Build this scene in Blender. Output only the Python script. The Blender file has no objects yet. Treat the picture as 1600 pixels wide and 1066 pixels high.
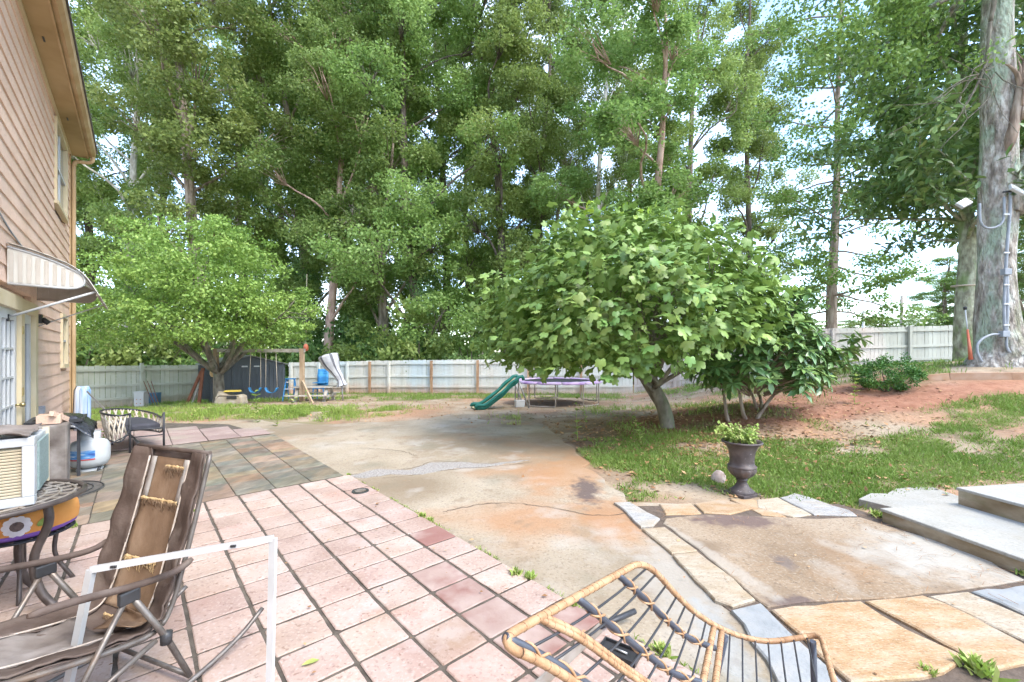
import bpy, math, random
import numpy as np
from mathutils import Vector, Matrix
random.seed(7); rng = np.random.default_rng(11)
R = math.radians
SC = bpy.context.scene
COL = SC.collection

# ------------------------------------------------------------------ camera, sky, sun, exposure
F_PX, CX, HY, EYE = 666.0, 800.0, 552.0, 1.57
cam = bpy.data.cameras.new('camera'); camo = bpy.data.objects.new('camera', cam); COL.objects.link(camo)
camo.location = (0, 0, EYE); camo.rotation_euler = (R(90), 0, 0)
cam.sensor_width = 36; cam.lens = 36 * F_PX / 1600; cam.shift_y = (HY - 533) / 1600
cam.clip_start = 0.05; cam.clip_end = 2000
SC.camera = camo
SUN_EL, SUN_AZ = 52, 126          # azimuth measured clockwise from +Y (the view direction)
W = bpy.data.worlds.new('World'); SC.world = W; W.use_nodes = True
wn, wl = W.node_tree.nodes, W.node_tree.links
sky = wn.new('ShaderNodeTexSky'); sky.sky_type = 'NISHITA'; sky.sun_disc = False
sky.sun_elevation = R(SUN_EL); sky.sun_rotation = R(SUN_AZ); sky.dust_density = .6; sky.ozone_density = 2.5
tc = wn.new('ShaderNodeTexCoord'); cn = wn.new('ShaderNodeTexNoise'); cn.inputs['Scale'].default_value = 2.6; cn.inputs['Detail'].default_value = 7
cr = wn.new('ShaderNodeMapRange'); cr.inputs['From Min'].default_value = .40; cr.inputs['From Max'].default_value = .62
cr.inputs['To Min'].default_value = .0; cr.inputs['To Max'].default_value = .35
mixc = wn.new('ShaderNodeMix'); mixc.data_type = 'RGBA'; mixc.inputs['B'].default_value = (7.0, 7.4, 8.0, 1)
wl.new(tc.outputs['Generated'], cn.inputs['Vector']); wl.new(cn.outputs['Fac'], cr.inputs['Value'])
wl.new(cr.outputs['Result'], mixc.inputs['Factor']); wl.new(sky.outputs['Color'], mixc.inputs['A'])
wl.new(mixc.outputs['Result'], wn['Background'].inputs['Color']); wn['Background'].inputs['Strength'].default_value = 0.15
sun = bpy.data.lights.new('sun', 'SUN'); sun.energy = 1.35; sun.angle = R(30); sun.color = (1, .955, .88)
suno = bpy.data.objects.new('sun', sun); COL.objects.link(suno)
az, el = R(SUN_AZ), R(SUN_EL)
sd = Vector((math.sin(az) * math.cos(el), math.cos(az) * math.cos(el), math.sin(el)))
suno.rotation_euler = sd.to_track_quat('Z', 'Y').to_euler(); suno.location = (0, -5, 30)
SC.view_settings.view_transform = 'Standard'; SC.view_settings.look = 'None'
SC.view_settings.exposure = 2.36; SC.view_settings.gamma = 1
SC.render.engine = 'CYCLES'
SC.cycles.max_bounces = 6; SC.cycles.diffuse_bounces = 3; SC.cycles.glossy_bounces = 2; SC.cycles.transmission_bounces = 4
SC.cycles.transparent_max_bounces = 4; SC.cycles.use_denoising = True; SC.cycles.use_adaptive_sampling = True; SC.cycles.adaptive_threshold = .03
SC.cycles.use_fast_gi = True; SC.cycles.fast_gi_method = 'REPLACE'; SC.cycles.ao_bounces_render = 2; W.light_settings.distance = .4; W.light_settings.ao_factor = 1.0

# ------------------------------------------------------------------ helpers
def at(px, py, Y):                      # photo pixel at a known distance -> point in the yard
    return np.array([(px - CX) * Y / F_PX, Y, EYE - (py - HY) * Y / F_PX])
def gp(px, py, z=0.0):                  # photo pixel on a level surface -> point
    Y = F_PX * (EYE - z) / (py - HY); return np.array([(px - CX) * Y / F_PX, Y, z])
PO = np.array([-2.849, 3.576]); U = np.array([-.6604, .7509]); V = np.array([.7509, .6604])
def pat(a, b, z=0.0):                   # patio axes (a away from the house, b along it) -> world
    p = PO + a * V + b * U; return np.array([p[0], p[1], z])
PRZ = math.atan2(V[1], V[0])
def nrm(a):
    a = np.asarray(a, float); return a / np.maximum(np.linalg.norm(a, axis=-1, keepdims=True), 1e-9)
def lerp(a, b, t): return a + (b - a) * t
def sst(x, a, b):
    t = np.clip((x - a) / (b - a), 0, 1); return t * t * (3 - 2 * t)
_P = rng.random((64, 64))
def vnoise(x, y, s=1.0):
    x = np.asarray(x) / s; y = np.asarray(y) / s
    xi = np.floor(x).astype(int); yi = np.floor(y).astype(int); fx = x - xi; fy = y - yi
    fx = fx * fx * (3 - 2 * fx); fy = fy * fy * (3 - 2 * fy)
    g = lambda i, j: _P[(xi + i) % 64, (yi + j) % 64]
    return lerp(lerp(g(0, 0), g(1, 0), fx), lerp(g(0, 1), g(1, 1), fx), fy)
def fnoise(x, y, s=1.0): return .55 * vnoise(x, y, s) + .3 * vnoise(x + 17, y + 5, s / 2.3) + .15 * vnoise(x + 3, y + 31, s / 5.1)

MATS = {}
def mat(name, cols, scale=6, rough=.8, bump=.15, bscale=None, rnd=0., hrnd=0., spec=.3, metal=0., stain=(), speck=None,
        stretch=(1, 1, 1), zst=None, detail=6, trans=0., attr=None, coat=0., bdist=.01, spots=()):
    """cols: list of linear colours spread over a noise ramp"""
    m = bpy.data.materials.new(name); m.use_nodes = True; MATS[name] = m
    nt = m.node_tree; n, l = nt.nodes, nt.links; b = n['Principled BSDF']
    geo = n.new('ShaderNodeNewGeometry'); mp = n.new('ShaderNodeMapping'); mp.inputs['Scale'].default_value = stretch
    l.new(geo.outputs['Position'], mp.inputs['Vector'])
    def noise(sc, d=detail, off=0):
        t = n.new('ShaderNodeTexNoise'); t.inputs['Scale'].default_value = sc; t.inputs['Detail'].default_value = d
        if off:
            o = n.new('ShaderNodeVectorMath'); o.inputs[1].default_value = (off, off * .7, off * 1.3)
            l.new(mp.outputs['Vector'], o.inputs[0]); l.new(o.outputs['Vector'], t.inputs['Vector'])
        else: l.new(mp.outputs['Vector'], t.inputs['Vector'])
        return t.outputs['Fac']
    if attr:
        a = n.new('ShaderNodeAttribute'); a.attribute_name = attr; fac = a.outputs['Fac']
    else: fac = noise(scale)
    rp = n.new('ShaderNodeValToRGB'); e = rp.color_ramp.elements
    lo, hi = (.0, 1.) if attr else (.32, .68)
    while len(e) < len(cols): e.new(.5)
    for i, c in enumerate(cols):
        e[i].position = lo + (hi - lo) * i / max(1, len(cols) - 1); e[i].color = (*c, 1)
    l.new(fac, rp.inputs['Fac']); c = rp.outputs['Color']
    def mix(c, col, f, fac=1.):
        x = n.new('ShaderNodeMix'); x.data_type = 'RGBA'; x.inputs['B'].default_value = (*col, 1)
        if fac != 1.:
            mm = n.new('ShaderNodeMath'); mm.operation = 'MULTIPLY'; mm.inputs[1].default_value = fac; l.new(f, mm.inputs[0]); f = mm.outputs[0]
        l.new(f, x.inputs['Factor']); l.new(c, x.inputs['A']); return x.outputs['Result']
    def rng_(f, a, bb):
        r = n.new('ShaderNodeMapRange'); r.inputs['From Min'].default_value = a; r.inputs['From Max'].default_value = bb
        l.new(f, r.inputs['Value']); return r.outputs['Result']
    for i, (col, sc, a, bb, fc) in enumerate(stain): c = mix(c, col, rng_(noise(sc, 5, 7.3 + 5 * i), a, bb), fc)
    if speck: c = mix(c, speck[0], rng_(noise(speck[1], 2, 3.1), speck[2], speck[2] + .06), speck[3])
    for i, (sx, sy, rx, ry, rot, col, fc) in enumerate(spots):       # stains and painted shade lying at places of their own on the ground
        vm = n.new('ShaderNodeMapping'); vm.vector_type = 'TEXTURE'; vm.inputs['Location'].default_value = (sx, sy, 0); vm.inputs['Rotation'].default_value = (0, 0, rot); vm.inputs['Scale'].default_value = (rx, ry, 50)
        l.new(geo.outputs['Position'], vm.inputs['Vector']); ln_ = n.new('ShaderNodeVectorMath'); ln_.operation = 'LENGTH'; l.new(vm.outputs['Vector'], ln_.inputs[0])
        ad = n.new('ShaderNodeMath'); ad.operation = 'MULTIPLY_ADD'; l.new(noise(2.2 / max(.2, min(rx, ry)), 7, 4.4 + i), ad.inputs[0]); ad.inputs[1].default_value = 1.6; l.new(ln_.outputs['Value'], ad.inputs[2])
        c = mix(c, col, rng_(ad.outputs[0], 1.75, 1.25), fc)
    if zst:
        sp = n.new('ShaderNodeSeparateXYZ'); l.new(geo.outputs['Position'], sp.inputs[0])
        ad = n.new('ShaderNodeMath'); ad.operation = 'MULTIPLY_ADD'; l.new(noise(3., 4, 2.2), ad.inputs[0]); ad.inputs[1].default_value = .5
        l.new(sp.outputs['Z'], ad.inputs[2]); c = mix(c, zst[0], rng_(ad.outputs[0], zst[2] + .25, zst[1] + .25), zst[3])
    if rnd or hrnd:
        oi = n.new('ShaderNodeObjectInfo'); hs = n.new('ShaderNodeHueSaturation')
        mr = n.new('ShaderNodeMapRange'); mr.inputs['To Min'].default_value = 1 - rnd; mr.inputs['To Max'].default_value = 1 + rnd
        l.new(oi.outputs['Random'], mr.inputs['Value']); l.new(mr.outputs['Result'], hs.inputs['Value'])
        if hrnd:
            m2 = n.new('ShaderNodeMapRange'); m2.inputs['To Min'].default_value = .5 - hrnd; m2.inputs['To Max'].default_value = .5 + hrnd
            fr = n.new('ShaderNodeMath'); fr.operation = 'FRACT'; mu = n.new('ShaderNodeMath'); mu.operation = 'MULTIPLY'; mu.inputs[1].default_value = 7.31
            l.new(oi.outputs['Random'], mu.inputs[0]); l.new(mu.outputs[0], fr.inputs[0]); l.new(fr.outputs[0], m2.inputs['Value']); l.new(m2.outputs['Result'], hs.inputs['Hue'])
        l.new(c, hs.inputs['Color']); c = hs.outputs['Color']
    l.new(c, b.inputs['Base Color'])
    b.inputs['Roughness'].default_value = rough; b.inputs['Specular IOR Level'].default_value = spec; b.inputs['Metallic'].default_value = metal
    b.inputs['Coat Weight'].default_value = coat
    if bump:
        bn = n.new('ShaderNodeBump'); bn.inputs['Strength'].default_value = bump; bn.inputs['Distance'].default_value = bdist
        l.new(noise(bscale or scale * 6, 8, 1.7), bn.inputs['Height']); l.new(bn.outputs['Normal'], b.inputs['Normal'])
    if trans:
        tr = n.new('ShaderNodeBsdfTranslucent'); ms = n.new('ShaderNodeMixShader'); ms.inputs[0].default_value = trans
        l.new(c, tr.inputs['Color']); l.new(b.outputs[0], ms.inputs[1]); l.new(tr.outputs[0], ms.inputs[2])
        l.new(ms.outputs[0], n['Material Output'].inputs['Surface'])
    return m

PM = {}                                    # world matrices of things
def tag(o, label=None, cat=None, group=None, kind=None):
    for k, v_ in (('label', label), ('category', cat), ('group', group), ('kind', kind)):
        if v_: o[k] = v_
    return o
def thing(name, label, cat, loc=(0, 0, 0), rz=0., group=None):
    o = bpy.data.objects.new(name, None); COL.objects.link(o); o.location = [float(q) for q in loc]; o.rotation_euler = (0, 0, rz)
    o.empty_display_size = .1
    PM[o.name] = Matrix.Translation(o.location) @ Matrix.Rotation(rz, 4, 'Z')
    return tag(o, label, cat, group)
def child(name, data, parent, loc=None, rot=None, scale=None, mw=None):
    o = bpy.data.objects.new(name, data); COL.objects.link(o)
    if parent is not None: o.parent = parent
    if mw is not None: o.matrix_basis = mw
    if loc is not None: o.location = [float(q) for q in loc]
    if rot is not None: o.rotation_euler = rot
    if scale is not None: o.scale = scale
    return o
def npmesh(name, v, f, m, tone=None, smooth=False):
    me = bpy.data.meshes.new(name); v = np.asarray(v, np.float32).reshape(-1, 3); f = np.asarray(f, np.int32); k = f.shape[1]
    me.vertices.add(len(v)); me.vertices.foreach_set('co', v.ravel())
    me.loops.add(f.size); me.loops.foreach_set('vertex_index', f.ravel())
    me.polygons.add(len(f)); me.polygons.foreach_set('loop_start', np.arange(0, f.size, k, dtype=np.int32))
    me.polygons.foreach_set('loop_total', np.full(len(f), k, np.int32))
    if smooth: me.polygons.foreach_set('use_smooth', np.ones(len(f), bool))
    me.update(calc_edges=True)
    if tone is not None:
        a = me.attributes.new('tone', 'FLOAT', 'POINT'); a.data.foreach_set('value', np.asarray(tone, np.float32))
    if m is not None: me.materials.append(m if not isinstance(m, str) else MATS[m])
    return me

class MB:
    def __init__(s): s.v = []; s.f = []; s.sm = []
    def add(s, vs, fs, sm=False):
        o = len(s.v); s.v += [tuple(map(float, q)) for q in vs]; s.f += [tuple(i + o for i in f) for f in fs]; s.sm += [sm] * len(fs); return s
    def box(s, c, d, rz=0., M=None, top=1.):
        x, y, z = (q / 2 for q in d); vs = []
        for (i, j, k) in ((-1, -1, -1), (1, -1, -1), (1, 1, -1), (-1, 1, -1), (-1, -1, 1), (1, -1, 1), (1, 1, 1), (-1, 1, 1)):
            t = top if k > 0 else 1.; p = Vector((i * x * t, j * y * t, k * z))
            if M is not None: p = M @ p
            elif rz: p = Matrix.Rotation(rz, 3, 'Z') @ p
            vs.append(p + Vector([float(q) for q in c]))
        return s.add(vs, [(3, 2, 1, 0), (4, 5, 6, 7), (0, 1, 5, 4), (1, 2, 6, 5), (2, 3, 7, 6), (3, 0, 4, 7)])
    def bar(s, a, b, w, h, up=(0, 0, 1)):            # rectangular bar between two points
        a = np.asarray(a, float); b = np.asarray(b, float); d = nrm(b - a); x = np.cross(d, up)
        if np.linalg.norm(x) < 1e-4: x = np.cross(d, (1, 0, 0))
        x = nrm(x); y = np.cross(x, d); vs = []
        for p in (a, b):
            for i, j in ((-1, -1), (1, -1), (1, 1), (-1, 1)): vs.append(p + x * i * w / 2 + y * j * h / 2)
        return s.add(vs, [(3, 2, 1, 0), (4, 5, 6, 7), (0, 1, 5, 4), (1, 2, 6, 5), (2, 3, 7, 6), (3, 0, 4, 7)])
    def tube(s, pts, r, n=8, cap=True, closed=False):
        pts = [np.asarray(p, float) for p in pts]; rr = r if hasattr(r, '__len__') else [r] * len(pts); k = len(pts); vs = []
        ref = None
        for i, p in enumerate(pts):
            if closed: t = pts[(i + 1) % k] - pts[i - 1]
            else: t = pts[min(i + 1, k - 1)] - pts[max(i - 1, 0)]
            t = nrm(t)
            if ref is None: ref = np.array((0, 0, 1.)) if abs(t[2]) < .9 else np.array((1., 0, 0))
            x = ref - t * (ref @ t); x = nrm(x); ref = x; y = np.cross(t, x)
            for j in range(n):
                a = 2 * math.pi * j / n; vs.append(p + rr[i] * (math.cos(a) * x + math.sin(a) * y))
        fs = []
        for i in range(k if closed else k - 1):
            i2 = (i + 1) % k
            for j in range(n): j2 = (j + 1) % n; fs.append((i * n + j, i * n + j2, i2 * n + j2, i2 * n + j))
        s.add(vs, fs, True)
        if cap and not closed:
            o = len(s.v) - len(vs); s.f += [tuple(o + j for j in reversed(range(n))), tuple(o + (k - 1) * n + j for j in range(n))]; s.sm += [False] * 2
        return s
    def lathe(s, prof, n=24, c=(0, 0, 0), flute=0, fl=(0, 0)):
        vs = []; fs = []
        for (r, z) in prof:
            for j in range(n):
                a = 2 * math.pi * j / n; q = r * (1 + (flute * math.cos(12 * a) if fl[0] <= z <= fl[1] else 0))
                vs.append((c[0] + q * math.cos(a), c[1] + q * math.sin(a), c[2] + z))
        for i in range(len(prof) - 1):
            for j in range(n): j2 = (j + 1) % n; fs.append((i * n + j, i * n + j2, (i + 1) * n + j2, (i + 1) * n + j))
        return s.add(vs, fs, True)
    def prism(s, poly, z0, z1, inset=0., dz=0.):     # flat polygon with a chamfered upper edge
        poly = [np.asarray(p[:2], float) for p in poly]; k = len(poly); c = sum(poly) / k
        area = sum(poly[i][0] * poly[(i + 1) % k][1] - poly[(i + 1) % k][0] * poly[i][1] for i in range(k))
        if area < 0: poly = poly[::-1]
        inn = [p + nrm(c - p) * inset for p in poly]
        vs = [(*p, z0) for p in poly] + [(*p, z1 - dz) for p in poly] + [(*p, z1) for p in inn]; fs = [tuple(2 * k + i for i in range(k)), tuple(reversed(range(k)))]
        for l in (0, k):
            for i in range(k): j = (i + 1) % k; fs.append((l + i, l + j, l + k + j, l + k + i))
        return s.add(vs, fs)
    def ext(s, poly, axis, a, b):                    # polygon in a vertical plane pushed along x or y
        k = len(poly); vs = []
        for t in (a, b):
            for (p, q) in poly: vs.append((t, p, q) if axis == 'x' else (p, t, q))
        fs = [tuple(range(k)), tuple(reversed(range(k, 2 * k)))]
        for i in range(k): j = (i + 1) % k; fs.append((i, j, k + j, k + i))
        return s.add(vs, fs)
    def grid(s, P, thick=0.):                        # P[i][j] points
        P = np.asarray(P, float); a, b = P.shape[:2]; fs = []
        for i in range(a - 1):
            for j in range(b - 1): fs.append((i * b + j, (i + 1) * b + j, (i + 1) * b + j + 1, i * b + j + 1))
        return s.add(P.reshape(-1, 3), fs, True)
    def mesh(s, name, m):
        me = bpy.data.meshes.new(name); me.from_pydata(s.v, [], s.f); me.polygons.foreach_set('use_smooth', s.sm)
        me.materials.append(MATS[m] if isinstance(m, str) else m)
        import bmesh as _b
        bm = _b.new(); bm.from_mesh(me); _b.ops.recalc_face_normals(bm, faces=bm.faces); bm.to_mesh(me); bm.free(); me.update(); return me
    def build(s, name, m, parent=None, w=False, bevel=0., solid=0., **tg):
        if w and parent is not None:
            Mi = PM[parent.name].inverted(); s.v = [tuple(Mi @ Vector(q)) for q in s.v]
        o = child(name, s.mesh(name, m), parent); PM[o.name] = (PM[parent.name] if parent is not None and parent.name in PM else Matrix.Identity(4))
        if solid: q = o.modifiers.new('s', 'SOLIDIFY'); q.thickness = solid; q.offset = 0
        if bevel: q = o.modifiers.new('b', 'BEVEL'); q.width = bevel; q.segments = 2; q.limit_method = 'ANGLE'
        return tag(o, **tg)

def bez(pts, n=24):                                   # Catmull-Rom through points
    P = [np.asarray(p, float) for p in pts]; P = [2 * P[0] - P[1]] + P + [2 * P[-1] - P[-2]]; out = []
    segs = len(P) - 3
    for k in range(n):
        t = k / (n - 1) * segs; i = min(int(t), segs - 1); t -= i; a, b, c, d = P[i:i + 4]
        out.append(.5 * (2 * b + (c - a) * t + (2 * a - 5 * b + 4 * c - d) * t * t + (3 * b - a - 3 * c + d) * t ** 3))
    return out

# leaf templates: base at the origin, tip along +y, face along +z
T_DIAMOND = (np.array([(0, 0, 0), (.33, .45, .06), (0, 1, -.05), (-.33, .45, .06)]), np.array([(0, 1, 2, 3)]))
T_LONG = (np.array([(0, 0, 0), (.13, .3, .035), (.17, .66, .02), (0, 1, -.1), (-.17, .66, .02), (-.13, .3, .035), (0, .5, -.01)]),
          np.array([(0, 1, 6), (1, 2, 6), (2, 3, 6), (3, 4, 6), (4, 5, 6), (5, 0, 6)]))
def _fig():
    o = []
    for a, r in ((-90, .10), (-45, .36), (-12, .46), (8, .44), (24, .56), (42, .66), (58, .60), (69, .52), (80, .78), (90, .86), (100, .78), (111, .52), (122, .60), (138, .66), (156, .56), (172, .44), (192, .46), (225, .36)):
        x, y = r * math.cos(R(a)), .3 + r * math.sin(R(a)) * .85; o.append((x * .86, y, -.42 * x * x - .34 * max(0, y - .4) ** 1.3))
    o.append((0, .32, .05)); k = len(o) - 1
    return np.array(o), np.array([(i, (i + 1) % k, k) for i in range(k)])
T_FIG = _fig()
T_BLADE = (np.array([(-.05, 0, 0), (.05, 0, 0), (.02, .6, .08), (0, 1, .3)]), np.array([(0, 1, 2, 3)]))
def frames(d, n):
    y = nrm(d); z = nrm(n - (n * y).sum(-1, keepdims=True) * y); x = np.cross(y, z); return x, y, z
def scatter(name, T, p, d, n, size, tone, m):
    tv, tf = T; x, y, z = frames(d, n); N = len(p); size = np.broadcast_to(size, N)
    v = p[:, None] + size[:, None, None] * (tv[None, :, 0:1] * x[:, None] + tv[None, :, 1:2] * y[:, None] + tv[None, :, 2:3] * z[:, None])
    f = (tf[None] + (np.arange(N) * len(tv))[:, None, None]).reshape(-1, tf.shape[1])
    return npmesh(name, v.reshape(-1, 3), f, m, np.repeat(np.broadcast_to(tone, N), len(tv)))
def rdir(n): return nrm(rng.normal(size=(n, 3)))
def clumps(cs, rs, per, flat=.7, up=.8, droop=.25):
    """leaf positions and directions in a set of clumps"""
    N = len(cs) * per; c = np.repeat(cs, per, 0); r = np.repeat(rs, per)
    q = rdir(N) * (rng.random(N) ** .45)[:, None]; q[:, 2] *= flat
    p = c + q * r[:, None]; n = nrm(rdir(N) * .9 + nrm(q + 1e-6) * .35 + np.array([0, 0, up])); d = nrm(rdir(N) + nrm(q + 1e-6) * .5 - np.array([0, 0, droop]))
    tone = np.clip(np.repeat(rng.random(len(cs)), per) * .45 + rng.random(N) * .55, 0, 1)
    return p, d, n, tone

# ------------------------------------------------------------------ materials
mat('leaf_forest', [(.095, .15, .034), (.18, .255, .066), (.285, .36, .115)], attr='tone', bump=0, rough=.5, trans=.48, hrnd=.02, rnd=.18, spec=.3)
mat('leaf_maple', [(.10, .18, .036), (.20, .31, .065), (.33, .44, .11)], attr='tone', bump=0, rough=.5, trans=.36, spec=.3)
mat('leaf_fig', [(.115, .195, .042), (.185, .28, .066), (.275, .37, .095)], attr='tone', bump=0, rough=.48, trans=.24, spec=.35)
mat('leaf_fig_one', [(.12, .195, .048), (.22, .315, .085)], scale=3, bump=.1, bscale=60, rough=.42, trans=.3, rnd=.38, hrnd=.028, spec=.38)
mat('leaf_rhodo', [(.07, .145, .046), (.125, .22, .066), (.24, .33, .09)], attr='tone', bump=0, rough=.32, trans=.12, spec=.5)
mat('leaf_rhodo_one', [(.075, .15, .052), (.145, .24, .075)], scale=3, bump=0, rough=.3, trans=.12, rnd=.35, hrnd=.03, spec=.5)
mat('leaf_young', [(.22, .32, .06), (.38, .42, .13)], scale=4, bump=0, rough=.45, trans=.3, rnd=.2)
mat('leaf_magnolia', [(.06, .12, .036), (.115, .19, .055), (.22, .3, .09)], attr='tone', bump=0, rough=.3, trans=.15, spec=.5)
mat('leaf_oak', [(.07, .14, .028), (.14, .23, .05), (.24, .34, .09)], attr='tone', bump=0, rough=.5, trans=.36, spec=.3)
mat('leaf_ivy', [(.045, .10, .028), (.085, .155, .042), (.15, .23, .068)], attr='tone', bump=0, rough=.45, trans=.2)
mat('leaf_pale', [(.12, .2, .06), (.2, .3, .1), (.3, .4, .15)], attr='tone', bump=0, rough=.55, trans=.35)
mat('leaf_box', [(.03, .09, .018), (.06, .15, .03), (.14, .26, .05)], attr='tone', bump=0, rough=.45, trans=.25)
mat('grass_green', [(.095, .165, .026), (.18, .275, .052), (.31, .37, .11)], attr='tone', bump=0, rough=.6, trans=.3)
mat('grass_yellow', [(.14, .24, .035), (.26, .36, .07), (.42, .42, .16)], attr='tone', bump=0, rough=.6, trans=.3)
mat('leaf_dead', [(.16, .08, .035), (.28, .15, .07), (.42, .27, .14)], attr='tone', bump=0, rough=.8)
mat('bark_brown', [(.10, .075, .055), (.2, .155, .12), (.3, .25, .2)], scale=7, stretch=(1, 1, .25), bump=1., bscale=16, rough=.95, bdist=.05)
mat('bark_pale', [(.3, .28, .24), (.46, .43, .38), (.56, .53, .48)], scale=5, stretch=(1, 1, .5), bump=.4, bscale=22, rough=.9, bdist=.02, stain=[((.2, .17, .13), 2.5, .5, .7, .8)])
mat('bark_pink', [(.2, .13, .10), (.34, .23, .18), (.42, .31, .25)], scale=5, stretch=(1, 1, .25), bump=.8, bscale=16, rough=.95, bdist=.03)
mat('bark_dark', [(.045, .035, .028), (.09, .07, .055), (.14, .115, .09)], scale=7, stretch=(1, 1, .3), bump=.9, bscale=14, rough=.95, bdist=.03)
mat('bark_oak', [(.14, .115, .095), (.32, .28, .24), (.5, .47, .42)], scale=9, stretch=(1, 1, .35), bump=1., bscale=14, rough=.95, bdist=.14,
    stain=[((.30, .38, .28), 3.2, .47, .62, .75), ((.10, .12, .04), 2.1, .58, .72, .8), ((.12, .10, .08), 26, .50, .62, .45)])
mat('bark_lichen', [(.12, .11, .08), (.24, .24, .17), (.36, .38, .28)], scale=9, stretch=(1, 1, .5), bump=.9, bscale=24, rough=.95, bdist=.04, stain=[((.14, .2, .07), 4, .48, .64, .8)])
mat('bark_fig', [(.075, .062, .045), (.13, .112, .085), (.2, .178, .14)], scale=8, stretch=(1, 1, .5), bump=.5, bscale=26, rough=.85, stain=[((.1, .12, .06), 4, .52, .66, .6)])
mat('wood_dead', [(.115, .079, .058), (.230, .166, .122), (.317, .259, .209)], scale=9, stretch=(1, 1, .2), bump=.7, rough=.9, bdist=.03)
mat('paver_pink', [(.285, .202, .164), (.335, .247, .203), (.375, .29, .245)], scale=3.2, rough=.85, bump=.35, bscale=70, rnd=.09, hrnd=.006, bdist=.006,
    stain=[((0.22, 0.155, 0.125), 38, .54, .66, .55), ((0.42, 0.35, 0.31), 52, .54, .64, .45), ((0.245, 0.130, 0.090), 1.15, .57, .75, .6), ((0.259, 0.173, 0.108), 2.6, .6, .78, .5), ((0.389, 0.331, 0.302), 5, .55, .72, .5)], speck=((0.173, 0.101, 0.072), 30, .64, .6))
mat('paver_worn', [(.235, .15, .126), (.29, .21, .178), (.345, .27, .235)], scale=4, rough=.85, bump=.35, bscale=70, rnd=.08, bdist=.006, stain=[((.194, .086, .072), 2.2, .5, .6, .8)])
mat('paver_back', [(.209, .144, .130), (.248, .180, .158), (.288, .223, .198)], scale=2.2, rough=.9, bump=.3, bscale=50, rnd=.08, stain=[((0.2, 0.14, 0.12), 38, .54, .66, .55), ((0.34, 0.28, 0.24), 52, .54, .64, .45), ((.288, .259, .202), 1.3, .5, .68, .6)])
mat('grout', [(.055, .046, .036), (.085, .07, .055), (.12, .10, .078)], scale=9, rough=.95, bump=.7, bscale=90)
for nm, c in dict(slate_green=(0.150, 0.138, 0.100), slate_grey=(0.163, 0.142, 0.111), slate_rust=(0.211, 0.140, 0.092), slate_ochre=(0.218, 0.163, 0.098), slate_purple=(0.176, 0.138, 0.107),
                  slate_blue=(0.145, 0.133, 0.108), slate_olive=(0.181, 0.148, 0.098), slate_rose=(0.218, 0.156, 0.115)).items():
    mat(nm, [tuple(q * .72 for q in c), c, tuple(min(1, q * 1.35) for q in c)], scale=5, rough=.6, bump=.5, bscale=24, rnd=.16, hrnd=.008, stretch=(1.6, .7, 1),
        stain=[((0.216, 0.151, 0.094), 2.2, .5, .68, .6), ((0.086, 0.101, 0.086), 3.1, .52, .68, .6), ((0.245, 0.216, 0.180), 7, .58, .78, .5)])
C1 = lambda px, py: tuple(gp(px, py)[:2])
mat('concrete', [(.235, .188, .13), (.285, .235, .168), (.33, .28, .212)], scale=.9, rough=.9, bump=.5, bscale=34, bdist=.008,
    stain=[((0.16, 0.125, 0.09), 38, .54, .66, .55), ((0.36, 0.32, 0.26), 52, .54, .64, .45), ((0.173, 0.130, 0.083), .45, .45, .62, .8), ((0.288, 0.144, 0.065), .5, .56, .70, .7), ((0.144, 0.133, 0.094), 1.3, .54, .72, .6), ((0.331, 0.302, 0.259), 2.3, .54, .70, .6), ((0.173, 0.122, 0.079), 5, .58, .7, .5)], speck=((0.101, 0.079, 0.058), 45, .64, .5),
    spots=[(*C1(900, 735), .55, 1.5, -.3, (0.302, 0.144, 0.058), .55), (*C1(960, 800), .5, .6, 0, (0.288, 0.144, 0.065), .6), (*C1(915, 765), .2, .62, -.1, (0.094, 0.068, 0.058), .95), (*C1(1060, 900), .32, 1.0, -.2, (0.302, 0.281, 0.245), .6),
           (*C1(860, 690), .9, 1.4, 0, (0.259, 0.158, 0.086), .5), (*C1(1130, 1000), .15, .6, -.15, (0.245, 0.288, 0.310), .35)])
mat('concrete_brown', [(.185, .128, .078), (.235, .17, .11), (.28, .22, .155)], scale=1.1, rough=.9, bump=.5, bscale=30,
    stain=[((0.14, 0.1, 0.065), 38, .54, .66, .55), ((0.33, 0.28, 0.21), 52, .54, .64, .45), ((0.137, 0.094, 0.058), 1.9, .53, .70, .7), ((0.245, 0.137, 0.065), .9, .58, .72, .5), ((0.302, 0.266, 0.216), 3, .56, .7, .5)], speck=((0.086, 0.065, 0.050), 40, .64, .6),
    spots=[(*C1(1470, 868), .75, .55, .2, (0.317, 0.295, 0.252), .85), (*C1(1150, 815), .5, .22, -.1, (0.108, 0.072, 0.061), .9), (*C1(1225, 880), .1, .16, 0, (0.122, 0.094, 0.079), .8), (*C1(1245, 945), .28, .1, -.1, (0.101, 0.072, 0.061), .9), (*C1(1110, 870), .1, .9, .25, (0.302, 0.266, 0.216), .7)])
mat('aggregate', [(.158, .144, .122), (.245, .223, .202), (.324, .302, .274)], scale=46, rough=.95, bump=1., bscale=60, detail=3)
mat('granite_white', [(.23, .22, .205), (.29, .28, .26), (.33, .31, .285)], scale=8, rough=.75, bump=.4, bscale=60, rnd=.05, speck=((.180, .166, .158), 55, .58, .7), stretch=(1, 2.5, 1), stain=[((0.16, 0.15, 0.14), 38, .54, .66, .55), ((0.38, 0.37, 0.35), 52, .54, .64, .45), ((.302, .245, .166), 1.5, .5, .66, .7)])
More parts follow.
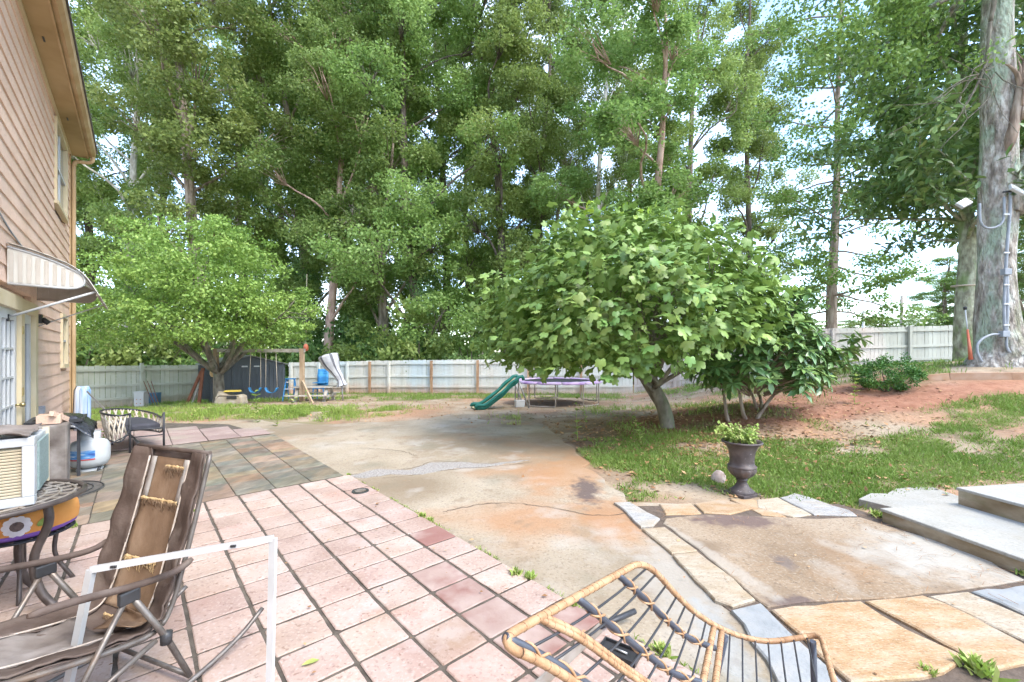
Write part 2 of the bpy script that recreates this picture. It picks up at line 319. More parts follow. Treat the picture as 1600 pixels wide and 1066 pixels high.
mat('granite_tan', [(.274, .216, .144), (.324, .266, .194), (.360, .317, .245)], scale=7, rough=.75, bump=.45, bscale=50, rnd=.06, speck=((.202, .137, .086), 40, .6, .7), stretch=(1, 2.5, 1), stain=[((0.2, 0.15, 0.1), 38, .54, .66, .55), ((0.4, 0.36, 0.29), 52, .54, .64, .45), ((.288, .194, .094), 1.2, .52, .7, .6)])
mat('granite_orange', [(.274, .166, .079), (.324, .216, .119), (.353, .259, .169)], scale=5, rough=.75, bump=.45, bscale=50, rnd=.06, speck=((.245, .137, .065), 34, .6, .7), stretch=(1, 2.5, 1), stain=[((0.22, 0.13, 0.065), 38, .54, .66, .55), ((0.4, 0.33, 0.24), 52, .54, .64, .45), ((.338, .295, .238), 1.1, .5, .66, .8)])
mat('granite_blue', [(.19, .2, .2), (.235, .24, .235), (.27, .26, .24)], scale=6, rough=.75, bump=.4, bscale=50, speck=((.216, .216, .216), 50, .6, .6), stain=[((.230, .295, .338), 1.6, .52, .66, .7), ((.302, .252, .187), 1.1, .52, .66, .5)])
mat('step_concrete', [(.235, .222, .19), (.28, .265, .23), (.315, .3, .265)], scale=2, rough=.9, bump=.3, bscale=50, stain=[((0.2, 0.19, 0.16), 38, .54, .66, .55), ((0.36, 0.35, 0.32), 52, .54, .64, .45), ((.238, .216, .173), 1.2, .54, .72, .6), ((.317, .338, .346), .8, .54, .7, .5)])
mat('step_riser', [(.16, .115, .065), (.24, .185, .12), (.36, .31, .23)], scale=3, rough=.95, bump=.5, bscale=40, stretch=(1, 1, 2), stain=[((.158, .158, .072), 3, .54, .68, .6)])
mat('siding_paint', [(.52, .35, .25), (.57, .39, .285), (.61, .43, .325)], scale=1.6, rough=.75, bump=.12, bscale=60, rnd=.05, stain=[((0.38, 0.24, 0.175), 38, .54, .66, .55), ((0.6, 0.43, 0.34), 52, .54, .64, .45), ((.446, .324, .259), .8, .55, .75, .6)])
mat('soffit_tan', [(.259, .173, .076), (.310, .212, .101), (.346, .245, .126)], scale=1.6, rough=.8, bump=.1, stain=[((.187, .122, .050), 1.1, .55, .75, .6)])
mat('fascia_tan', [(.302, .198, .094), (.360, .245, .126), (.396, .288, .166)], scale=3, rough=.75, bump=.15, stretch=(1, 1, .4), stain=[((.173, .101, .043), 2, .58, .75, .6)])
mat('trim_cream', [(.446, .360, .216), (.504, .418, .274)], scale=3, rough=.6, bump=.06)
mat('white_paint', [(.403, .403, .392), (.461, .461, .450)], scale=4, rough=.45, bump=.04)
mat('metal_white', [(.36, .36, .355), (.42, .42, .415)], scale=5, rough=.35, bump=.02, spec=.5)
mat('glass_dark', [(.036, .047, .050), (.072, .086, .094)], scale=.9, rough=.06, bump=0, spec=.8)
mat('roof_shingle', [(.072, .061, .050), (.130, .112, .094)], scale=8, rough=.95, bump=.5)
mat('awning_white', [(.42, .395, .345), (.5, .475, .425)], scale=4, rough=.5, bump=.05, stain=[((.302, .245, .173), 2.5, .55, .75, .6)], stretch=(1, 1, .5))
mat('awning_stripe', [(.33, .295, .245), (.4, .36, .31)], scale=4, rough=.5, bump=.05)
mat('awning_grey', [(.245, .202, .158), (.317, .266, .216)], scale=5, rough=.55, bump=.08)
mat('fence_back', [(.42, .405, .345), (.475, .46, .40), (.52, .505, .445)], scale=1.3, rough=.85, bump=.2, bscale=30, rnd=.06, stretch=(1, 1, .3), stain=[((.360, .454, .490), .5, .52, .66, .6), ((.446, .360, .288), 1.2, .6, .78, .5)], zst=((.396, .202, .101), -.32, .22, .75))
mat('fence_left', [(.288, .302, .245), (.360, .374, .313), (.410, .418, .360)], scale=1.6, rough=.85, bump=.2, bscale=30, rnd=.07, stretch=(1, 1, .3), stain=[((.259, .288, .216), .8, .52, .7, .5)], zst=((.302, .216, .137), -.45, -.05, .6))
mat('fence_right', [(.360, .302, .259), (.418, .367, .324), (.461, .418, .374)], scale=1.5, rough=.85, bump=.2, bscale=30, rnd=.08, stretch=(1, 1, .3), stain=[((.302, .324, .274), .35, .53, .62, .7)])
mat('post_brown', [(.216, .122, .065), (.302, .187, .108), (.360, .245, .151)], scale=5, rough=.9, bump=.3, stretch=(1, 1, .2), rnd=.1)
mat('wood_post', [(.216, .144, .086), (.302, .216, .137), (.360, .274, .187)], scale=5, rough=.9, bump=.35, stretch=(1, 1, .2))
mat('wood_grey', [(.216, .194, .158), (.302, .274, .230), (.360, .331, .288)], scale=5, rough=.9, bump=.3, rnd=.1)
mat('wood_red', [(.130, .050, .029), (.202, .079, .043)], scale=6, rough=.85, bump=.2)
mat('timber_edge', [(.302, .173, .101), (.374, .230, .144), (.418, .288, .202)], scale=4, rough=.9, bump=.3, rnd=.1)
mat('shed_metal', [(.045, .053, .062), (.065, .075, .085)], scale=2, rough=.45, bump=.04, spec=.4, rnd=.04)
mat('shed_roof', [(.144, .151, .144), (.202, .209, .194)], scale=2, rough=.5, bump=.05)
mat('green_plastic', [(.009, .094, .072), (.014, .130, .101)], scale=3, rough=.45, bump=.03, stain=[((.036, .158, .130), 2, .55, .75, .5)])
mat('cream_plastic', [(.446, .374, .194), (.504, .439, .259)], scale=2, rough=.5, bump=.03)
mat('steel', [(.259, .259, .252), (.346, .338, .324)], scale=6, rough=.4, metal=.6, bump=.05)
mat('steel_rust', [(.216, .173, .130), (.331, .302, .266)], scale=7, rough=.6, metal=.35, bump=.1)
mat('chair_steel', [(.101, .086, .076), (.173, .155, .137)], scale=14, rough=.42, metal=.45, bump=.08, stain=[((.216, .144, .094), 6, .58, .72, .6)])
mat('mesh_black', [(.022, .022, .023), (.036, .036, .037)], scale=9, rough=.6, bump=.1)
mat('pad_purple', [(.245, .144, .302), (.360, .259, .396), (.432, .374, .432)], scale=3, rough=.6, bump=.1)
mat('urn_iron', [(.040, .030, .029), (.068, .054, .050), (.108, .086, .079)], scale=7, rough=.55, bump=.25, bscale=50, stain=[((.158, .094, .065), 9, .58, .72, .5), ((.288, .259, .238), 26, .66, .74, .6)])
mat('soil', [(.036, .025, .018), (.072, .050, .036)], scale=20, rough=1., bump=.8)
mat('rattan', [(.27, .15, .075), (.34, .20, .105), (.39, .25, .145)], scale=30, rough=.5, bump=.25, bscale=120, rnd=.04)
mat('rattan_dark', [(.115, .065, .036), (.173, .101, .058)], scale=30, rough=.6, bump=.2)
mat('rod_blue', [(.036, .040, .054), (.058, .063, .079)], scale=12, rough=.4, bump=.04, spec=.5)
mat('rod_dark', [(.025, .026, .029), (.043, .043, .047)], scale=12, rough=.45, bump=.04)
mat('fabric_brown', [(.054, .036, .027), (.086, .061, .049), (.122, .094, .076)], scale=6, rough=.7, bump=.4, bscale=18, bdist=.02, stain=[((.173, .144, .122), 5, .58, .74, .5)])
mat('fabric_tan', [(.115, .071, .040), (.169, .108, .065), (.223, .155, .101)], scale=7, rough=.9, bump=.3, bscale=60, stretch=(1, 1, .5))
mat('fabric_grey', [(.216, .194, .173), (.302, .281, .259)], scale=9, rough=.9, bump=.2)
mat('foam', [(.360, .238, .108), (.475, .353, .194)], scale=18, rough=.95, bump=.5)
mat('piping', [(.331, .274, .223), (.418, .360, .310)], scale=20, rough=.8, bump=.1)
mat('plastic_black', [(.022, .022, .023), (.040, .040, .042)], scale=9, rough=.4, bump=.08)
mat('bag_black', [(.014, .014, .016), (.036, .036, .040)], scale=9, rough=.25, bump=.5, bscale=14, bdist=.03, spec=.6)
mat('cushion_black', [(.032, .032, .040), (.050, .050, .059)], scale=12, rough=.85, bump=.25)
mat('rope_cream', [(.360, .302, .238), (.446, .389, .317)], scale=30, rough=.85, bump=.3)
mat('cloth_brown', [(.086, .068, .058), (.158, .133, .115), (.245, .216, .194)], scale=5, rough=.95, bump=.35)
mat('ac_white', [(.374, .382, .382), (.432, .439, .439)], scale=4, rough=.4, bump=.02)
mat('ac_cream', [(.475, .403, .274), (.518, .454, .331)], scale=4, rough=.4, bump=.02)
mat('ac_green', [(.173, .230, .216), (.230, .288, .274)], scale=60, rough=.6, bump=.3)
mat('tank_white', [(.360, .367, .360), (.410, .418, .410)], scale=5, rough=.45, bump=.03, stain=[((.360, .324, .274), 3, .6, .78, .6)])
mat('label_blue', [(.022, .058, .216), (.072, .216, .432), (.518, .533, .547)], scale=16, rough=.4, bump=0, stretch=(.5, .5, 2.2))
mat('label_red', [(.360, .043, .036), (.418, .072, .058)], scale=6, rough=.4, bump=0)
mat('orange_cloth', [(.446, .173, .036), (.518, .230, .058)], scale=6, rough=.8, bump=.1)
mat('purple_cloth', [(.115, .050, .245), (.173, .086, .317)], scale=6, rough=.8, bump=.1)
mat('petal_white', [(.432, .403, .418), (.533, .504, .504)], scale=20, rough=.8, bump=0)
mat('petal_core', [(.058, .043, .043), (.144, .101, .086)], scale=60, rough=.9, bump=.2)
mat('print_leaf', [(.101, .144, .029), (.216, .259, .058)], scale=30, rough=.8, bump=0)
mat('table_iron', [(.050, .040, .035), (.094, .076, .068)], scale=14, rough=.45, metal=.3, bump=.1)
mat('rubber_mat', [(.050, .045, .040), (.115, .104, .090)], scale=22, rough=.9, bump=.4)
mat('blue_cloth', [(.101, .216, .418), (.360, .446, .547), (.518, .547, .576)], scale=7, rough=.6, bump=.25, stretch=(3, 3, .1))
mat('blue_plastic', [(.022, .130, .302), (.043, .202, .396)], scale=4, rough=.45, bump=.03, rnd=.1)
mat('bin_blue', [(.043, .115, .202), (.072, .166, .259)], scale=4, rough=.5, bump=.03)
mat('stripe_cloth', [(.115, .115, .130), (.432, .432, .432), (.504, .504, .497)], scale=5.5, rough=.8, bump=.3, stretch=(5, 5, .35))
mat('fabric_white', [(.302, .302, .310), (.389, .389, .389)], scale=5, rough=.85, bump=.4, bscale=9, bdist=.05)
mat('fabric_grey_dark', [(.079, .079, .090), (.122, .122, .133)], scale=5, rough=.85, bump=.3)
mat('play_stone', [(.216, .173, .122), (.302, .252, .187), (.360, .317, .259)], scale=5, rough=.9, bump=.4)
mat('yellow_plastic', [(.432, .302, .043), (.475, .360, .072)], scale=4, rough=.5, bump=.03)
mat('red_plastic', [(.360, .086, .043), (.418, .130, .072)], scale=4, rough=.5, bump=.03)
mat('rock', [(.259, .202, .173), (.374, .302, .274), (.432, .374, .346)], scale=9, rough=.95, bump=.6, speck=((.115, .086, .072), 14, .62, .7))
mat('conduit', [(.194, .209, .230), (.259, .274, .295)], scale=6, rough=.55, bump=.03)
mat('lamp_lens', [(.396, .403, .389), (.490, .497, .482)], scale=9, rough=.2, bump=.05, spec=.6)
mat('far_pole', [(.216, .187, .158), (.288, .259, .223)], scale=5, rough=.9, bump=.1)
mat('terracotta', [(.360, .158, .086), (.432, .216, .130)], scale=8, rough=.85, bump=.1)
mat('drain_iron', [(.022, .024, .022), (.043, .047, .043)], scale=20, rough=.6, bump=.2)
mat('brass', [(.360, .274, .115), (.418, .331, .158)], scale=9, rough=.3, metal=.8, bump=0)
mat('dark_stain', [(.072, .054, .040), (.122, .090, .068)], scale=14, rough=1., bump=.9, bscale=40)

# ------------------------------------------------------------------ terrain
CP = np.array([(-17.6, 12.1, -.34), (-15.4, 14.9, -.40), (-13.1, 17.7, -.45), (-11, 15.6, -.22), (-9.2, 17.4, -.3), (-11, 21, -.42), (-8.3, 20.5, -.38), (-2.2, 19.3, -.29), (1, 18.8, -.25), (5.1, 18, -.12),
    (8, 17, .45), (11.8, 16, .97), (14.9, 16, 1.04), (19.2, 16, 1.15), (2.93, 8.3, .10), (4.7, 8.8, .50), (6.6, 9.0, .66), (7.9, 9, .76), (10.9, 9.5, 1.37), (12.8, 12, 1.35), (8.5, 9.3, 1.05), (9.2, 8.9, 1.12), (9.8, 8.5, 1.12),
    (8.2, 8.2, .78), (9.3, 7.6, .82), (8.4, 7, .60), (7, 5.8, .30), (6.05, 6.2, .19), (4.95, 6.6, .09), (6.2, 8.0, .45), (6.0, 5, .14), (3.2, 5.4, .01), (2.2, 5.0, 0), (1.6, 7, 0), (0, 12.5, 0), (2.6, 12.5, .0), (1.3, 14.5, -.03),
    (5, 11.5, .15), (5, 14.5, .0), (8, 13, .72), (-4, 12, 0), (-8, 12, -.04), (-10, 11, -.04), (-7.2, 14.6, -.10), (-4, 16, -.14), (16, 9, 1.5), (14, 5, 1.2), (9, 4, .55), (12, 0, 1.0), (6, 0, .05), (0, -4, 0), (-6, 0, 0), (0, 3, 0), (-4, 7, 0), (-9, 9, 0), (0, 9, 0),
    (0, 30, -.7), (-20, 30, -.8), (20, 30, 1.2), (-45, 50, -1), (45, 50, 2.2), (0, 70, -.8), (80, 100, 3), (-80, 100, -1), (-30, 0, -.3), (40, 0, 2.), (0, -40, 0), (60, -60, 2), (-60, -60, 0)], float)
_D = np.linalg.norm(CP[:, None, :2] - CP[None, :, :2], axis=-1)
_W = np.linalg.solve(_D + 0.0 * np.eye(len(CP)), CP[:, 2] - CP[:, 2].mean())
FLAT = np.array([pat(-1.6, 7.9)[:2], pat(1.8, 7.5)[:2], (-3, 9.6), (.3, 9.3), (1.05, 7.3), (1.25, 4.6), (3.35, 4.45), (3.9, 4.1), (4.2, 2.2), (3.6, -1), (-4.5, -1)])
def polydist(x, y, poly):
    """signed distance, negative inside"""
    x = np.asarray(x, float); y = np.asarray(y, float); d = np.full(x.shape, 1e9); ins = np.zeros(x.shape, bool); k = len(poly)
    for i in range(k):
        a, b = poly[i], poly[(i + 1) % k]; e = b - a; t = np.clip(((x - a[0]) * e[0] + (y - a[1]) * e[1]) / (e @ e), 0, 1)
        d = np.minimum(d, np.hypot(x - a[0] - t * e[0], y - a[1] - t * e[1]))
        c = ((a[1] > y) != (b[1] > y)) & (x < (b[0] - a[0]) * (y - a[1]) / (b[1] - a[1] + 1e-12) + a[0]); ins ^= c
    return np.where(ins, -d, d)
def terr(x, y):
    x = np.atleast_1d(np.asarray(x, float)); y = np.atleast_1d(np.asarray(y, float)); h = np.full(x.shape, CP[:, 2].mean())
    for (cx_, cy_, _), w in zip(CP, _W): h = h + w * np.hypot(x - cx_, y - cy_)
    h = h + (fnoise(x + 40, y + 9, 1.3) - .5) * .05
    return lerp(-.035, h, sst(polydist(x, y, FLAT), -.15, .9))
def tz(x, y): return float(terr(x, y)[0])
def axis_(lo, hi, a, b, fine, coarse):
    o = list(np.arange(a, b + 1e-6, fine)); s = fine; q = b
    while q < hi: s = min(s * 1.22, coarse); q += s; o.append(q)
    s = fine; q = a
    while q > lo: s = min(s * 1.22, coarse); q -= s; o.insert(0, q)
    return np.array(o)
gx = axis_(-260, 260, -12, 13, .13, 12); gy = axis_(-60, 420, 3.5, 17, .13, 12)
GX, GY = np.meshgrid(gx, gy); GZ = terr(GX.ravel(), GY.ravel())
nx, ny = len(gx), len(gy); idx = np.arange(nx * ny).reshape(ny, nx)
gf = np.stack([idx[:-1, :-1], idx[:-1, 1:], idx[1:, 1:], idx[1:, :-1]], -1).reshape(-1, 4)
# where grass grows and where the red clay is bare
P_LAWN = np.array([(1.0, 7.2), (1.15, 5.0), (1.35, 4.5), (2.3, 4.62), (3.3, 4.5), (3.55, 4.35), (4.3, 4.75), (6.5, 5.2), (9, 6.3), (9.5, 7.4), (7, 7.3), (5.5, 7.0), (4.2, 7.2), (2.6, 6.9), (1.7, 7.6)])
P_CLAY = np.array([(3.4, 7.6), (5.2, 7.4), (7.2, 7.6), (10, 7.8), (11, 8.0), (8.2, 8.9), (8.6, 9.7), (6.5, 10.3), (4.6, 10.2), (2.2, 9.6), (2.0, 8.0)])
P_BACK = np.array([(-11, 10.2), (-8.3, 9.6), (-4.6, 8.25), (-3.0, 9.5), (-2.0, 11.2), (-2.5, 12.2), (-6, 13.2), (-11.5, 14.2), (-15, 13.8)])
def cover(x, y):
    n = fnoise(x, y, 1.1); n2 = fnoise(x + 50, y, .45)
    lawn = sst(-polydist(x, y, P_LAWN) + (n - .5) * .9, -.1, .25) * sst(n * .5 + n2 * .5, .30, .52)
    back = sst(-polydist(x, y, P_BACK) + (n - .5) * 2.2, -.2, .8) * sst(n2, .36, .56)
    strip = sst(n * .6 + n2 * .4, .42, .56) * sst(y, 14.2, 15.4) * (x < 4.5)
    bank = sst(n * .5 + n2 * .5, .45, .58) * sst(x, 4.5, 6.5) * sst(polydist(x, y, P_CLAY) + (n - .5), -.1, .5)
    fig = sst(n * .5 + n2 * .5, .47, .6) * (1 - sst(np.hypot(x - 3, y - 9.5), 2.2, 4.2)) * .7
    beyond = sst(y, 19, 23) * .8
    g = np.clip(np.maximum.reduce([lawn, back, strip, bank, fig, beyond]), 0, 1); clay = sst(-polydist(x, y, P_CLAY) + (n - .5) * 1.1, -.35, .4)
    return g, clay
g_, c_ = cover(GX.ravel(), GY.ravel())
gm = npmesh('ground', np.stack([GX.ravel(), GY.ravel(), GZ], -1), gf, None, smooth=True)
for nm, arr in (('green', g_), ('clay', c_)):
    a = gm.attributes.new(nm, 'FLOAT', 'POINT'); a.data.foreach_set('value', arr.astype(np.float32))
m = mat('ground_dirt', [(.205, .14, .09), (.265, .2, .132), (.32, .26, .19)], scale=1.1, rough=1., bump=.8, bscale=14, bdist=.03, stain=[((.33, .165, .09), .5, .48, .66, .7), ((.16, .11, .075), 2.6, .56, .7, .7)], speck=((.12, .08, .055), 30, .61, .6), spots=[(3.0, 8.3, 2.1, 1.6, 0, (.15, .085, .055), .85), (1.6, 7.6, 1.0, .9, 0, (.15, .09, .06), .8), (1.4, 13.4, 1.6, 1.3, 0, (.12, .085, .06), .8), (-9, 15, 2.4, .8, 0, (.15, .10, .07), .7), (3.6, 5.7, 1.2, .5, .2, (.17, .11, .07), .7)])  # the dark spot under the trampoline is its shade painted into the dirt colour
nt = m.node_tree; b = nt.nodes['Principled BSDF']; src = b.inputs['Base Color'].links[0].from_socket
for nm, c1, c2 in (('clay', (.20, .075, .042), (.28, .13, .078)), ('green', (.09, .10, .035), (.16, .14, .065))):
    a = nt.nodes.new('ShaderNodeAttribute'); a.attribute_name = nm; t = nt.nodes.new('ShaderNodeTexNoise'); t.inputs['Scale'].default_value = 5; t.inputs['Detail'].default_value = 8
    gn = nt.nodes.new('ShaderNodeNewGeometry'); nt.links.new(gn.outputs['Position'], t.inputs['Vector'])
    r = nt.nodes.new('ShaderNodeValToRGB'); r.color_ramp.elements[0].color = (*c1, 1); r.color_ramp.elements[1].color = (*c2, 1); r.color_ramp.elements[0].position = .35; r.color_ramp.elements[1].position = .65
    nt.links.new(t.outputs['Fac'], r.inputs['Fac']); x = nt.nodes.new('ShaderNodeMix'); x.data_type = 'RGBA'
    k = nt.nodes.new('ShaderNodeMath'); k.operation = 'MULTIPLY'; k.inputs[1].default_value = .85 if nm == 'clay' else .72; nt.links.new(a.outputs['Fac'], k.inputs[0])
    nt.links.new(k.outputs[0], x.inputs['Factor']); nt.links.new(src, x.inputs['A']); nt.links.new(r.outputs['Color'], x.inputs['B']); src = x.outputs['Result']
nt.links.new(src, b.inputs['Base Color']); gm.materials.append(m)
tag(child('ground', gm, None), 'bare dirt yard rising to a red clay bank', 'ground', kind='structure')

# ------------------------------------------------------------------ patio: concrete sheet, pavers, slate, granite
def sheet(name, poly, z, m, label, jit=.05, step=.25, kind='structure', parent=None):
    pts = []
    for i in range(len(poly)):
        a, b = np.asarray(poly[i], float)[:2], np.asarray(poly[(i + 1) % len(poly)], float)[:2]; k = max(1, int(np.linalg.norm(b - a) / step))
        for j in range(k): pts.append(lerp(a, b, j / k) + (rng.normal(size=2) * jit if j else 0))
    mb = MB(); mb.prism(pts, z - (.2 if z > .04 else .03), z, .004, .004); return tag(mb.build(name, m, parent), label, name if kind != 'structure' else 'slab', kind=kind)
conc = sheet('patio_slab', [pat(-1.34, -4.6), pat(-1.34, 7.7), pat(1.6, 7.2), (-4.2, 9.4), (-2.2, 10.0), (-1.2, 11.6), (.25, 12.0), (.75, 9.4), (1.0, 7.3), (1.12, 5.1), (1.2, 4.45), (3.3, 4.42), (3.62, 4.0), (3.75, 2.0), (3.4, -.8)], -.004, 'concrete',
             'stained cracked concrete slab running from the pavers to the slide', .05)
sheet('aggregate_strip', [gp(*q) for q in ((543, 744), (590, 733), (640, 735), (672, 723), (720, 722), (760, 725), (828, 719), (760, 729), (715, 731), (660, 741), (610, 741), (570, 747))], .002, 'aggregate', 'pale pebbled repair strip across the cracked concrete', .015, .1, parent=None)
# cracks: thin recessed-looking mortar lines proud by a millimetre
def crack(pts, w, lab):
    P = bez([gp(*q) for q in pts], 40); P = [p + np.array([*(rng.normal(size=2) * .012), 0]) for p in P]; mb = MB(); L = []; Rr = []
    for i, p in enumerate(P):
        t = nrm(P[min(i + 1, 39)] - P[max(i - 1, 0)]); s = np.array([-t[1], t[0], 0]); ww = w * (.4 + rng.random()); L.append(p + s * ww); Rr.append(p - s * ww)
    mb.grid([[l + np.array([0, 0, .0012]) for l in L], [r + np.array([0, 0, .0012]) for r in Rr]]); return tag(mb.build('crack', 'dark_stain', conc))
for pts in ([(690, 800), (740, 790), (790, 785), (850, 792), (930, 805), (990, 800)], [(545, 742), (640, 732), (680, 721), (760, 724), (825, 719)], [(600, 747), (650, 742), (700, 734), (780, 728), (830, 722)], [(760, 650), (800, 655), (855, 662)], [(560, 700), (620, 704), (650, 712)]): crack(pts, .0045, '')

pv = tag(sheet('paver_bed', [pat(-1.34, -4.5), pat(-1.34, .92), pat(1.825, .92), pat(1.825, -4.5)], .003, 'grout', 'dark grout bed under the pink pavers', 0.004, .3), None, None)
def tile_mesh(name, w, d, h, m, ch=.006, var=0):
    r_ = random.Random(var); j = lambda: r_.uniform(-.003, .003); mb = MB(); P = []
    for (cx_, cy_, ax_, ay_) in ((-1, -1, 0, 1), (1, -1, -1, 0), (1, 1, 0, -1), (-1, 1, 1, 0)):
        c_ = np.array([cx_ * w / 2, cy_ * d / 2]); k1, k2 = (r_.uniform(.003, .009) if r_.random() > .25 else r_.uniform(.012, .028) for _ in (0, 1)); inn = np.array([ax_, ay_]); nxt = np.array([-ay_, ax_]) * 1.0
        e1 = np.array([0., -cy_]) if ax_ == 0 else np.array([-cx_, 0.]); e2 = np.array([-cx_, 0.]) if ax_ == 0 else np.array([0., -cy_])
        P += [c_ + e1 * k1, c_ + e2 * k2, c_ + e2 * (w if e2[0] else d) * .35 + [j(), j()], c_ + e2 * (w if e2[0] else d) * .6 + [j(), j()]]
    mb.prism(P, 0, h, ch, ch * .7); return mb.mesh(name, m)
TS = .305
tm = [tile_mesh('paver', .284, .287, .0065, 'paver_pink', var=i) for i in range(12)]; tw = [tile_mesh('paver', .284, .287, .0065, 'paver_worn', var=i) for i in range(3)]
for c in range(-5, 6):
    for r in range(-3, 15):
        a = (c + .5) * TS; bb = -(r + .5) * TS
        if a < -1.25: continue
        worn = (c in (4, 5) and r in (7, 8, 9, 6)) and random.random() < .5 or random.random() < .02
        p = pat(a, bb, .0035 + random.uniform(0, .003))
        if p[1] < .2: continue
        o = child('paver', random.choice(tw if worn else tm), pv, p, (random.uniform(-.006, .006), random.uniform(-.006, .006), PRZ + random.uniform(-.012, .012)))
# slate field
sl = tag(sheet('slate_bed', [pat(-1.34, .93), pat(-1.34, 4.66), pat(1.76, 4.62), pat(1.76, .93)], .003, 'grout', 'dark bed under the multicoloured slate tiles', .004, .3), None, None)
smat = ['slate_green', 'slate_grey', 'slate_rust', 'slate_ochre', 'slate_purple', 'slate_blue', 'slate_olive', 'slate_rose']; swt = [5, 5, 2.4, 2, 3, 2.5, 4, 2.2]
cache = {}
a = -1.33; ci = 0
while a < 1.74:
    w = .385 if a < 1.3 else 1.76 - a
    bb = .94 + random.choice([0, .15])
    if bb > .95:
        pass
    b0 = .94
    while b0 < 4.58:
        d = random.choice([.15, .2, .3, .3, .4]); d = min(d, 4.62 - b0)
        if 4.62 - (b0 + d) < .08: d = 4.62 - b0
        mm = random.choices(smat, swt)[0]; key = (round(w, 3), round(d, 2), mm)
        if key not in cache: cache[key] = tile_mesh('slate_tile', w - .010, d - .011, .0055, mm, .003, len(cache))
        child('slate_tile', cache[key], sl, pat(a + w / 2, b0 + d / 2, .004 + random.uniform(0, .003)), (random.uniform(-.005, .005), random.uniform(-.005, .005), PRZ))
        b0 += d
    a += w; ci += 1
# larger dusty pavers beyond the slate
pb = tag(sheet('rear_paver_bed', [pat(-1.3, 4.70), pat(-1.3, 7.55), pat(.3, 7.75), pat(1.3, 6.6), pat(1.70, 4.70)], .002, 'grout', 'bed of the dusty rose pavers behind the slate', .02, .3), None, None)
bm_ = [tile_mesh('rear_paver', .488, .488, .012, 'paver_back', var=i + 30) for i in range(4)]
for i in range(6):
    for j in range(6):
        a, bb = -1.27 + .5 * (i + .5), 4.72 + .5 * (j + .5)
        if a > 1.5 - max(0, bb - 5.6) * .75: continue
        child('rear_paver', random.choice(bm_), pb, pat(a, bb, .003 + random.uniform(0, .004)), (random.uniform(-.01, .01), random.uniform(-.01, .01), PRZ))
# granite strips and the brown slab
gr = tag(sheet('path_bed', [gp(966, 791), (3.4, 4.44), (3.62, 3.9), (3.6, 2.6), (3.2, 1.2), (1.45, 1.2), gp(1225, 1070), gp(1150, 962), gp(1124, 943), gp(1058, 871), gp(1008, 830)], .001, 'dark_stain', 'earth bed under the granite strips and brown slab', .01, .3), None, None)
def slab(poly, m, z=.018, name='granite_slab', ch=.012):
    P = [gp(*q)[:2] for q in poly]; pts = []
    for i in range(len(P)):
        a, b = P[i], P[(i + 1) % len(P)]; k = max(1, int(np.linalg.norm(b - a) / .12))
        for j in range(k): pts.append(lerp(a, b, j / k) + (rng.normal(size=2) * .008 if j else 0))
    mb = MB(); mb.prism(pts, -.02, z, ch, ch * .6); return mb.build(name, m, gr)
for poly, m, z in (([(959, 788), (983, 787), (1031, 813), (1020, 825), (1002, 827)], 'granite_white', .022), ([(1003, 829), (1038, 826), (1090, 864), (1050, 868)], 'granite_tan', .019), ([(1051, 870), (1090, 866), (1130, 895), (1180, 941), (1145, 952), (1118, 942)], 'granite_tan', .021),
    ([(1142, 957), (1188, 946), (1300, 1052), (1320, 1075), (1255, 1110), (1215, 1070)], 'granite_blue', .019), ([(1085, 789), (1130, 782), (1180, 796), (1140, 806), (1100, 803)], 'granite_orange', .016), ([(1030, 789), (1080, 788), (1096, 804), (1040, 806)], 'granite_orange', .012),
    ([(1182, 783), (1215, 779), (1268, 806), (1240, 810), (1184, 796)], 'granite_tan', .016), ([(1218, 779), (1240, 772), (1330, 800), (1340, 808), (1272, 806)], 'granite_white', .014), ([(1140, 781), (1178, 782), (1230, 810), (1190, 806)], 'granite_orange', .012),
    ([(1205, 957), (1240, 951), (1300, 946), (1345, 944), (1420, 990), (1510, 1032), (1475, 1055), (1400, 1066), (1330, 1072), (1255, 1000)], 'granite_orange', .022), ([(1352, 943), (1440, 934), (1470, 944), (1600, 1010), (1640, 1035), (1560, 1050), (1518, 1033)], 'granite_orange', .020),
    ([(1450, 935), (1510, 928), (1640, 985), (1700, 1040), (1650, 1035), (1600, 1006)], 'granite_tan', .019), ([(1518, 928), (1610, 917), (1760, 960), (1800, 1000), (1650, 985)], 'granite_blue', .020)): slab(poly, m, z)
slab([(1040, 812), (1100, 806), (1170, 808), (1260, 812), (1345, 810), (1382, 822), (1460, 846), (1550, 880), (1602, 908), (1500, 924), (1370, 938), (1290, 941), (1200, 951), (1181, 938), (1131, 893), (1091, 859), (1036, 820)], 'concrete_brown', .012, 'brown_slab', .01)
# drain
dr = thing('drain_cover', 'round dark iron drain cover set in the pink pavers', 'drain', gp(563, 769.5)[:2].tolist() + [.016])
mb = MB(); mb.lathe([(0, 0), (.085, 0), (.092, .006), (.092, -.012)], 28); mb.build('rim', 'drain_iron', dr)
for i in range(5):
    mb = MB(); mb.box((0, -.05 + .025 * i, .006), (.13 - abs(i - 2) * .03, .008, .006)); mb.build('bar', 'steel_rust', dr)
